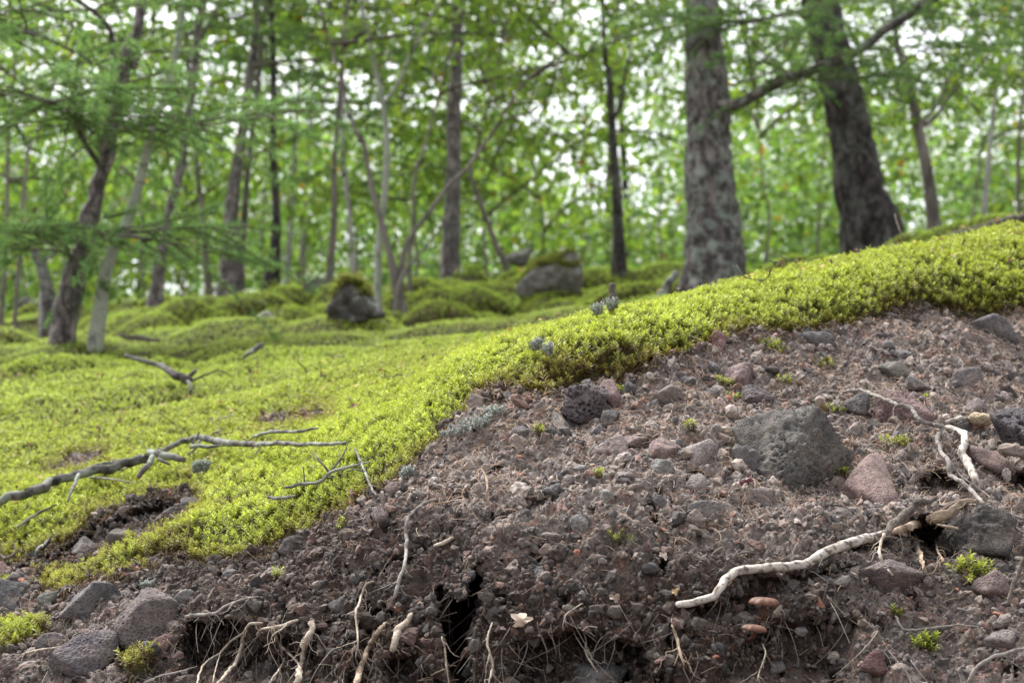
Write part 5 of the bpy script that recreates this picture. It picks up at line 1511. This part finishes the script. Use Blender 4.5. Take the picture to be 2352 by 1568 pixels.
    if crown:
        bg_ = Bag()
        hh = Q[:, 2] - base[2]; ht = hh.max()
        for i in range(nb):
            h = h0 + (ht - h0) * ((i + r.random()) / nb) ** .9
            j = np.argmin(np.abs(hh - h)); f = (h - h0) / max(ht - h0, .1)
            az = i * 2.399 + r.normal(0, .5)
            L = r.uniform(*Lb) * (1 - .55 * f ** 1.4)
            if kind == "larch":
                el = r.uniform(-.12, .22) if elev is None else r.uniform(*elev)
                d = unit(np.array([cos(az), sin(az), el]))
                larch_branch(bg_, curve(Q[j], d, L, r, .22, .20), .004 + .006 * L, r, dens, y)
            else:
                el = r.uniform(.15, 1.0) if elev is None else r.uniform(*elev)
                d = unit(np.array([cos(az), sin(az), el]))
                leafy_branch(bg_, curve(Q[j], d, L, r, .18, -.02), .004 + .006 * L, r, dens, size, cols or BIRCH, .34)
        cr = bg_.out("crown", [M['twig'], M['needle' if kind == "larch" else 'leaf']])
        cr.parent = e; cr.location = -base
    return e

NEAR = dict(sides=72, bark_step=.012, bmp=.10, bfr=(4.0, .35))
# two thick larches at the ridge
tree("larch", 'thick grey larch trunk crusted with lichen standing right behind the moss ridge', [(1640, 668), (1634, 560), (1629, 430), (1626, 319), (1620, 180), (1613, 0)], [138, 122, 112, 103, 96, 80], 8.2, 'larch_lichen', 1, H=8, h0=2.2, nb=16, Lb=(.8, 1.5), flare=1.2,
     limbs=[([(1624, 250), (1650, 243, .16), (1690, 240, .2), (1727, 223, .2), (1791, 186, .25), (1887, 154, .3), (1972, 117, .35), (2025, 74, .4), (2099, 27, .4), (2160, -12, .4), (2260, -60, .4)], [28, 27, 25, 24, 23, 21, 18], ('n', 13, .30, .9), 0),
            ([(1782, 188, .25), (1790, 160, .25), (1778, 138, .25), (1755, 126, .2), (1717, 84, .2)], [7, 6, 5], None, 0),
            ([(1620, 90), (1680, 60, .3), (1740, 50, .5), (1800, 30, .6), (1860, 40, .7)], [8, 6, 4], ('n', 7, .2, .9), 0)],
     stubs=[(1650, 40, 30, -2, 12), (1655, 168, 20, 0, 11), (1610, 268, 22, 26, 16), (1600, 262, 20, 24, 14)], **NEAR)
tree("larch", 'dark stout larch trunk leaning over behind the ridge with a flared foot', [(2006, 556), (1990, 470), (1964, 372), (1948, 290), (1935, 228), (1910, 110), (1888, 0), (1868, -100)], [128, 108, 98, 95, 92, 86, 80, 74], 8.8, 'dark_bark', 2, H=8, h0=2.3, nb=15, Lb=(.8, 1.5), flare=1.35,
     limbs=[([(1930, 200), (1980, 178, .3), (2040, 168, .5), (2110, 120, .6), (2160, 110, .7)], [8, 6, 4], ('n', 9, .2, .9), 0)], **NEAR)
tree("birch", 'grey twisted trunk with a reddish side limb beyond the dark leaning larch', [(2147, 525), (2131, 404), (2115, 319), (2099, 244), (2083, 175), (2064, 110), (2050, 0)], [30, 26, 24, 22, 20, 16, 12], 9.5, 'sapling', 3, H=6, h0=1.4, nb=15, Lb=(.6, 1.3), size=.046,
     limbs=[([(2113, 300), (2150, 268), (2180, 220), (2230, 172), (2275, 120)], [11, 9, 6], ('l', 6, .4, .8), 0), ([(2100, 245), (2070, 232), (2035, 208), (1993, 150)], [9, 6, 4], ('l', 4, .5, .7), 0), ([(2120, 285), (2160, 225), (2200, 130), (2230, 40)], [9, 7, 5], ('l', 5, .4, .8), 0)])
tree("birch", 'slim pale sapling at the sloping far end of the ridge', [(2262, 470), (2270, 380), (2280, 280), (2290, 200), (2320, 60)], [12, 11, 9, 7], 11, 'birch', 4, H=5, h0=.9, nb=16, Lb=(.6, 1.2), size=.05)
tree("birch", 'thin dark sapling by the picture edge above the far moss', [(2340, 470), (2338, 380), (2346, 250), (2352, 100)], [9, 8, 6], 10, 'sapling', 5, H=5, h0=.7, nb=18, Lb=(.6, 1.2), size=.05)
tree("birch", 'dark slender trunk forking high, alone in the bright gap beside the thick grey larch', [(1424, 612), (1419, 520), (1415, 430), (1408, 330), (1404, 250), (1397, 160), (1385, 40)], [30, 24, 22, 20, 18, 14, 11], 11.0, 'dark_bark', 6, H=6.5, h0=2.2, nb=13, Lb=(.8, 1.6), size=.052,
     limbs=[([(1410, 268), (1428, 240), (1434, 180), (1450, 120)], [10, 8, 5], ('l', 4, .5, .8), 0), ([(1412, 300), (1470, 300), (1540, 318), (1580, 340)], [6, 5, 3], None, 0)])
tree("larch", 'straight brown larch trunk standing behind the birch clump on the crest', [(1031, 640), (1036, 530), (1040, 425), (1044, 240), (1050, 60)], [42, 38, 35, 31, 26], 11.8, 'larch', 7, H=8, h0=3.0, nb=12, Lb=(.9, 1.6), sides=28)
# birch clump
tree("birch", 'tallest white-barked stem of the birch clump, knotted near its middle', [(866, 748), (868, 640), (872, 540), (886, 440), (889, 330), (880, 240), (860, 150), (843, 60), (829, -20)], [17, 15, 15, 17, 15, 12, 9, 8], 8.9, 'birch_green', 8, H=6.5, h0=1.9, nb=26, Lb=(.7, 1.5), size=.046, sides=20, dens=1.1,
     limbs=[([(888, 245), (917, 186, .1), (943, 127, .1), (980, 58, .1), (1018, -10, .1)], [11, 9, 6], ('l', 6, .3, .8), 0)])
tree("birch", 'dark crooked stem of the birch clump rising from the mossy hump', [(924, 745), (908, 650), (889, 560), (870, 490), (853, 425), (838, 345), (826, 300), (806, 270)], [24, 17, 14, 13, 12, 10, 7], 8.8, 'sapling', 9, H=4.2, h0=1.2, nb=12, Lb=(.5, 1.1), size=.045, sides=14)
tree("birch", 'long thin stem slanting far out of the birch clump', [(918, 720), (920, 640), (934, 560), (986, 488), (1030, 425), (1071, 388), (1129, 308), (1209, 186), (1304, 122), (1380, 85)], [16, 14, 11, 10, 9, 9, 8, 6, 4], 8.8, 'sapling', 10, H=3.8, h0=1.0, nb=22, Lb=(.5, 1.0), size=.045, dens=1.1,
     limbs=[([(1129, 308), (1160, 276), (1215, 260), (1250, 240)], [6, 4], ('l', 4, .3, .7), 0)])
tree("birch", 'short pale shoot leaning from the base of the birch clump', [(918, 650), (940, 610), (958, 590)], [11, 9, 6], 8.75, 'sapling', 11, H=.7, crown=False)
tree("birch", 'slender grey stem in the birch clump with few leaves', [(944, 690), (940, 600), (952, 500), (948, 440), (962, 370), (980, 320)], [10, 9, 8, 6], 9.3, 'sapling', 12, H=3.6, h0=.9, nb=14, Lb=(.4, .9), size=.045)
tree("birch", 'thin pale stem slanting down to the lichened rock behind the crest', [(1165, 615), (1140, 565), (1124, 520), (1092, 435), (1080, 380), (1110, 290)], [14, 12, 10, 8], 12.0, 'sapling', 13, H=4.5, h0=1.2, nb=16, Lb=(.6, 1.2), size=.05)
# left side
tree("larch", 'big crooked larch with shaggy grey bark at the low side of the moss slope', [(138, 815), (152, 720), (175, 620), (192, 545), (210, 480), (224, 440), (250, 330), (282, 175), (305, 85), (326, 10)], [56, 50, 46, 40, 38, 38, 34, 32, 29, 26], 6.1, 'larch', 14, H=6.5, h0=2.2, nb=14, Lb=(.7, 1.3), sides=36, bark_step=.02, bmp=.3,
     limbs=[([(226, 390), (205, 345, .15), (185, 310, .3), (176, 285, .4), (168, 262, .5), (120, 235, .7), (40, 210, .9)], [14, 13, 11, 7, 5], ('n', 12, .45, .85), 0),
            ([(278, 172), (262, 130, .1), (256, 80, .2), (240, 50, .3), (180, 2, .4), (130, -20, .5)], [13, 12, 11, 8], ('n', 5, .5, .8), 0),
            ([(200, 570), (216, 560, .1), (226, 548, .3), (262, 530, .6), (330, 548, .8)], [12, 9, 5], ('n', 8, .4, .75), 0),
            ([(178, 605), (160, 590, .1), (150, 560, .3), (110, 540, .5), (30, 530, .7)], [12, 9, 5], ('n', 9, .35, .75), 0),
            ([(240, 300), (290, 296, .1), (360, 284, .3), (420, 280, .4), (480, 300, .5)], [8, 6, 4], ('n', 8, .3, .75), 0),
            ([(276, 178), (245, 160, .1), (150, 110, .3), (60, 70, .4), (-40, 50, .4)], [8, 6, 4], ('n', 10, .3, .8), 0)])
tree("birch", 'pale moss-stained birch trunk right beside the crooked larch', [(220, 802), (232, 720), (242, 640), (262, 570), (288, 518), (300, 480), (314, 440), (334, 362), (360, 270), (384, 212), (409, 96), (420, -10)], [34, 30, 28, 26, 25, 23, 23, 18, 19, 16, 13], hit(220, 802)[0][1], 'birch_green', 15, H=6.0, h0=2.4, nb=14, Lb=(.6, 1.3), size=.046, sides=24, bark_step=.03)
tree("larch", 'slim grey larch trunk leaning away next to the pale birch', [(348, 752), (360, 665), (372, 584), (396, 467), (414, 390), (422, 340), (446, 175), (457, 40), (466, -30)], [32, 28, 24, 21, 20, 19, 18, 16], hit(348, 752)[0][1], 'larch', 16, H=6.0, h0=2.1, nb=12, Lb=(.6, 1.2), sides=20,
     limbs=[([(430, 270), (400, 262), (350, 140), (300, 118)], [6, 5, 3], None, 0), ([(452, 110), (480, 60), (515, -10)], [9, 7], ('n', 5, .3, .8), 0)])
tree("larch", 'tall straight larch on the crest whose thick foot meets the mossy ridge', [(523, 665), (528, 560), (532, 478), (547, 361), (560, 280), (571, 202), (584, 106), (592, 0)], [42, 36, 31, 24, 22, 20, 17], 11.0, 'larch', 17, H=7.5, h0=1.2, nb=22, Lb=(.8, 1.7), sides=22)
tree("larch", 'second thinner larch stem grown close behind the tall straight one', [(551, 640), (556, 560), (560, 505), (566, 440)], [20, 17, 14], 11.6, 'larch', 18, H=4.5, h0=1.4, nb=9, Lb=(.5, 1.1))
tree("birch", 'thin dark trunk with a swollen base on the crest', [(624, 645), (632, 560), (634, 478), (630, 400), (627, 340), (628, 200), (627, 120)], [30, 19, 18, 17, 16, 14], 11.2, 'dark_bark', 19, H=6.5, h0=1.8, nb=18, Lb=(.7, 1.5), size=.052, flare=1.5)
tree("birch", 'dim slender trunk between the leaning grey larch and the tall straight one', [(480, 672), (472, 600), (466, 504), (458, 430), (452, 370)], [18, 15, 12, 10], 11.5, 'sapling', 20, H=5.5, h0=1.6, nb=16, Lb=(.7, 1.3), size=.052)
tree("birch", 'greyish trunk just before the craggy crest rock, foot hidden in moss', [(752, 668), (762, 580), (766, 505), (768, 400), (772, 320)], [18, 15, 13, 11], 10.4, 'sapling', 21, H=6, h0=1.3, nb=20, Lb=(.7, 1.4), size=.05)
tree("birch", 'slim white birch between the greyish trunk and the birch clump', [(816, 660), (808, 560), (800, 470), (790, 390), (786, 330)], [12, 11, 9, 7], 10.6, 'birch', 22, H=5, h0=1.2, nb=16, Lb=(.6, 1.2), size=.048)
tree("birch", 'short white trunk glimpsed beyond the crest, nearest the swollen dark one', [(660, 636), (662, 590), (668, 500)], [14, 12, 9], 15, 'birch', 23, H=6, h0=1.6, nb=16, Lb=(.8, 1.5), size=.06)
tree("birch", 'narrow white trunk glimpsed beyond the crest under the larch twigs', [(688, 632), (692, 580), (700, 480)], [14, 12, 9], 16, 'birch', 24, H=6.5, h0=1.6, nb=16, Lb=(.8, 1.5), size=.06)
tree("birch", 'spindly brown sapling at the very edge of the wood above the black rock', [(8, 640), (16, 505), (17, 420), (19, 319), (25, 250)], [10, 9, 7], 9, 'sapling', 25, H=4.5, h0=.6, nb=18, Lb=(.5, 1.1), size=.05)
tree("birch", 'dark bending sapling with clear stem above the broken snag', [(40, 650), (48, 560), (52, 467), (60, 390), (70, 313), (110, 240)], [9, 8, 6], 8.6, 'sapling', 26, H=4.5, h0=1.0, nb=14, Lb=(.5, 1.1), size=.05)
e = tree("birch", 'mossy broken snag with a crooked stub arm', [(112, 690), (106, 650), (96, 610), (86, 585), (80, 572)], [30, 26, 24, 26, 20], 9.0, 'larch_lichen', 27, H=.5, crown=False, name="snag", cat="snag", limbs=[([(98, 600), (115, 590), (128, 580)], [12, 8], None, 0)])
tree("birch", 'thin white stick of birch leaning before the black rock', [(92, 722), (91, 690), (94, 672)], [8, 7, 5], 8.8, 'birch', 28, H=.4, crown=False, flare=1.0)
# bushes and young trees filling in behind the crest
for k, (u, v, y, H, nb, w, txt, kind, h0) in enumerate([
    (1120, 640, 13.5, 5.5, 34, 14, 'leafy young oak behind the slanting birch stem', "oak", .3), (1250, 600, 15, 5.0, 26, 14, 'bushy green oak behind the pale boulder', "oak", .3), (960, 640, 13, 5.5, 30, 14, 'dense leafy oak right behind the birch clump', "oak", .4),
    (700, 640, 14, 5.0, 24, 12, 'soft green larch sapling behind the two white trunks', "larch", .5), (330, 690, 12, 4.5, 22, 12, 'young oak in the shade behind the leaning grey larch', "oak", .3), (60, 690, 11, 5, 26, 12, 'leafy oak behind the black rock and snag', "oak", .4),
    (1760, 600, 12, 6.0, 32, 16, 'leafy oak between the two thick larches', "oak", .6), (1520, 610, 15, 6, 20, 14, 'larch with sparse sprays behind the dark slender trunk', "larch", 1.2), (2230, 520, 13, 5.0, 24, 12, 'pale green oak behind the grey twisted trunk', "oak", .5),
    (420, 690, 15, 6, 26, 14, 'broad oak deep behind the leaning grey larch', "oak", .6), (820, 640, 15, 7, 26, 14, 'tall oak filling the gap behind the slim white birch', "oak", 1.4), (1880, 590, 15, 6, 18, 14, 'thin-leaved oak glimpsed past the dark leaning larch', "oak", 1.0),
    (610, 650, 14, 6.5, 22, 14, 'feathery larch behind the swollen dark trunk', "larch", 1.2), (190, 720, 14, 6.5, 24, 14, 'oak with a loose crown behind the crooked larch', "oak", 1.5), (1340, 610, 18, 5.0, 16, 14, 'far low oak beside the bright gap', "oak", .3)]):
    r_ = np.random.default_rng(k + 60)
    tree(kind, txt, [(u, v), (u + r_.normal(0, 10), v - 120), (u + r_.normal(0, 25), v - 260)], [w * .42, w * .34, w * .22], y, 'sapling' if kind == "oak" else 'larch', 60 + k, H=H, h0=h0, nb=nb, Lb=(.8, 1.6), size=.062, cols=OAK if k % 2 else BIRCH, name=kind + "_tree", dens=.9, group="young trees behind the crest")

# the wood beyond, which nobody could count
r = np.random.default_rng(99)
bag = Bag()
GAPS = [(150, 345, 45, 60), (480, 240, 70, 120), (1240, 210, 90, 40), (1330, 390, 110, 70), (1440, 350, 60, 100), (1480, 470, 80, 60), (2130, 470, 60, 60), (1930, 480, 40, 70), (2050, 120, 120, 60), (300, 640, 70, 30), (120, 60, 160, 60), (520, 60, 90, 60), (860, 180, 60, 60), (1320, 20, 200, 40), (1960, 30, 60, 60), (400, 60, 60, 60), (2280, 330, 60, 40)]
nc = 0
for _ in range(4300):
    y = 15 + 24 * r.random() ** .8
    a = r.uniform(-.42, .42)
    z = y * (.14 + .225 * r.random() ** 1.3)
    c = np.array([a * y, y, z])
    u, v = project(c[None]); u, v = u[0], v[0]
    if any(((u - g[0]) / g[2]) ** 2 + ((v - g[1]) / g[3]) ** 2 < 1.4 for g in GAPS) and r.random() < .97: continue
    if v < 300 and r.random() < .62: continue
    n_ = 130; rad = r.uniform(.5, 1.1)
    q = unit(r.normal(size=(n_, 3))) * (r.random((n_, 1)) ** .5) * rad * np.array([1.2, 1.2, .6])
    cols = [BIRCH, OAK, LARCH][r.integers(3)]; y_k = .085 if r.random() < .6 else .055
    leaves(bag, c + q, r, y_k, np.array(cols) * r.choice([.5, .65, .8, 1.0, 1.2]), 1)
    nc += 1
for _ in range(14):
    y = 24 + 12 * r.random(); a = r.uniform(-.38, .38)
    b0 = np.array([a * y, y, T(a * y, y)[0] - .1]); ln = r.normal(0, .5)
    P = spline(np.array([b0, b0 + [ln * .4, 0, 3], b0 + [ln, 0, 6], b0 + [ln * 1.3, 0, 9]]), .5)
    V, Fc = tube(P, np.linspace(r.uniform(.03, .06), .02, len(P)), 7)
    bag.add(V, Fc, 0, np.array([(.06, .05, .045), (.30, .28, .26), (.10, .085, .075)][r.integers(3)]))
wd = bag.out("woodland", [M['twig'], M['leaf']])
wd['kind'] = 'stuff'; wd['label'] = 'far wood of mixed broadleaved trees beyond the crest'
print("woodland clumps", nc, "faces", sum(len(o.data.polygons) for o in bpy.data.objects if o.type == 'MESH'))
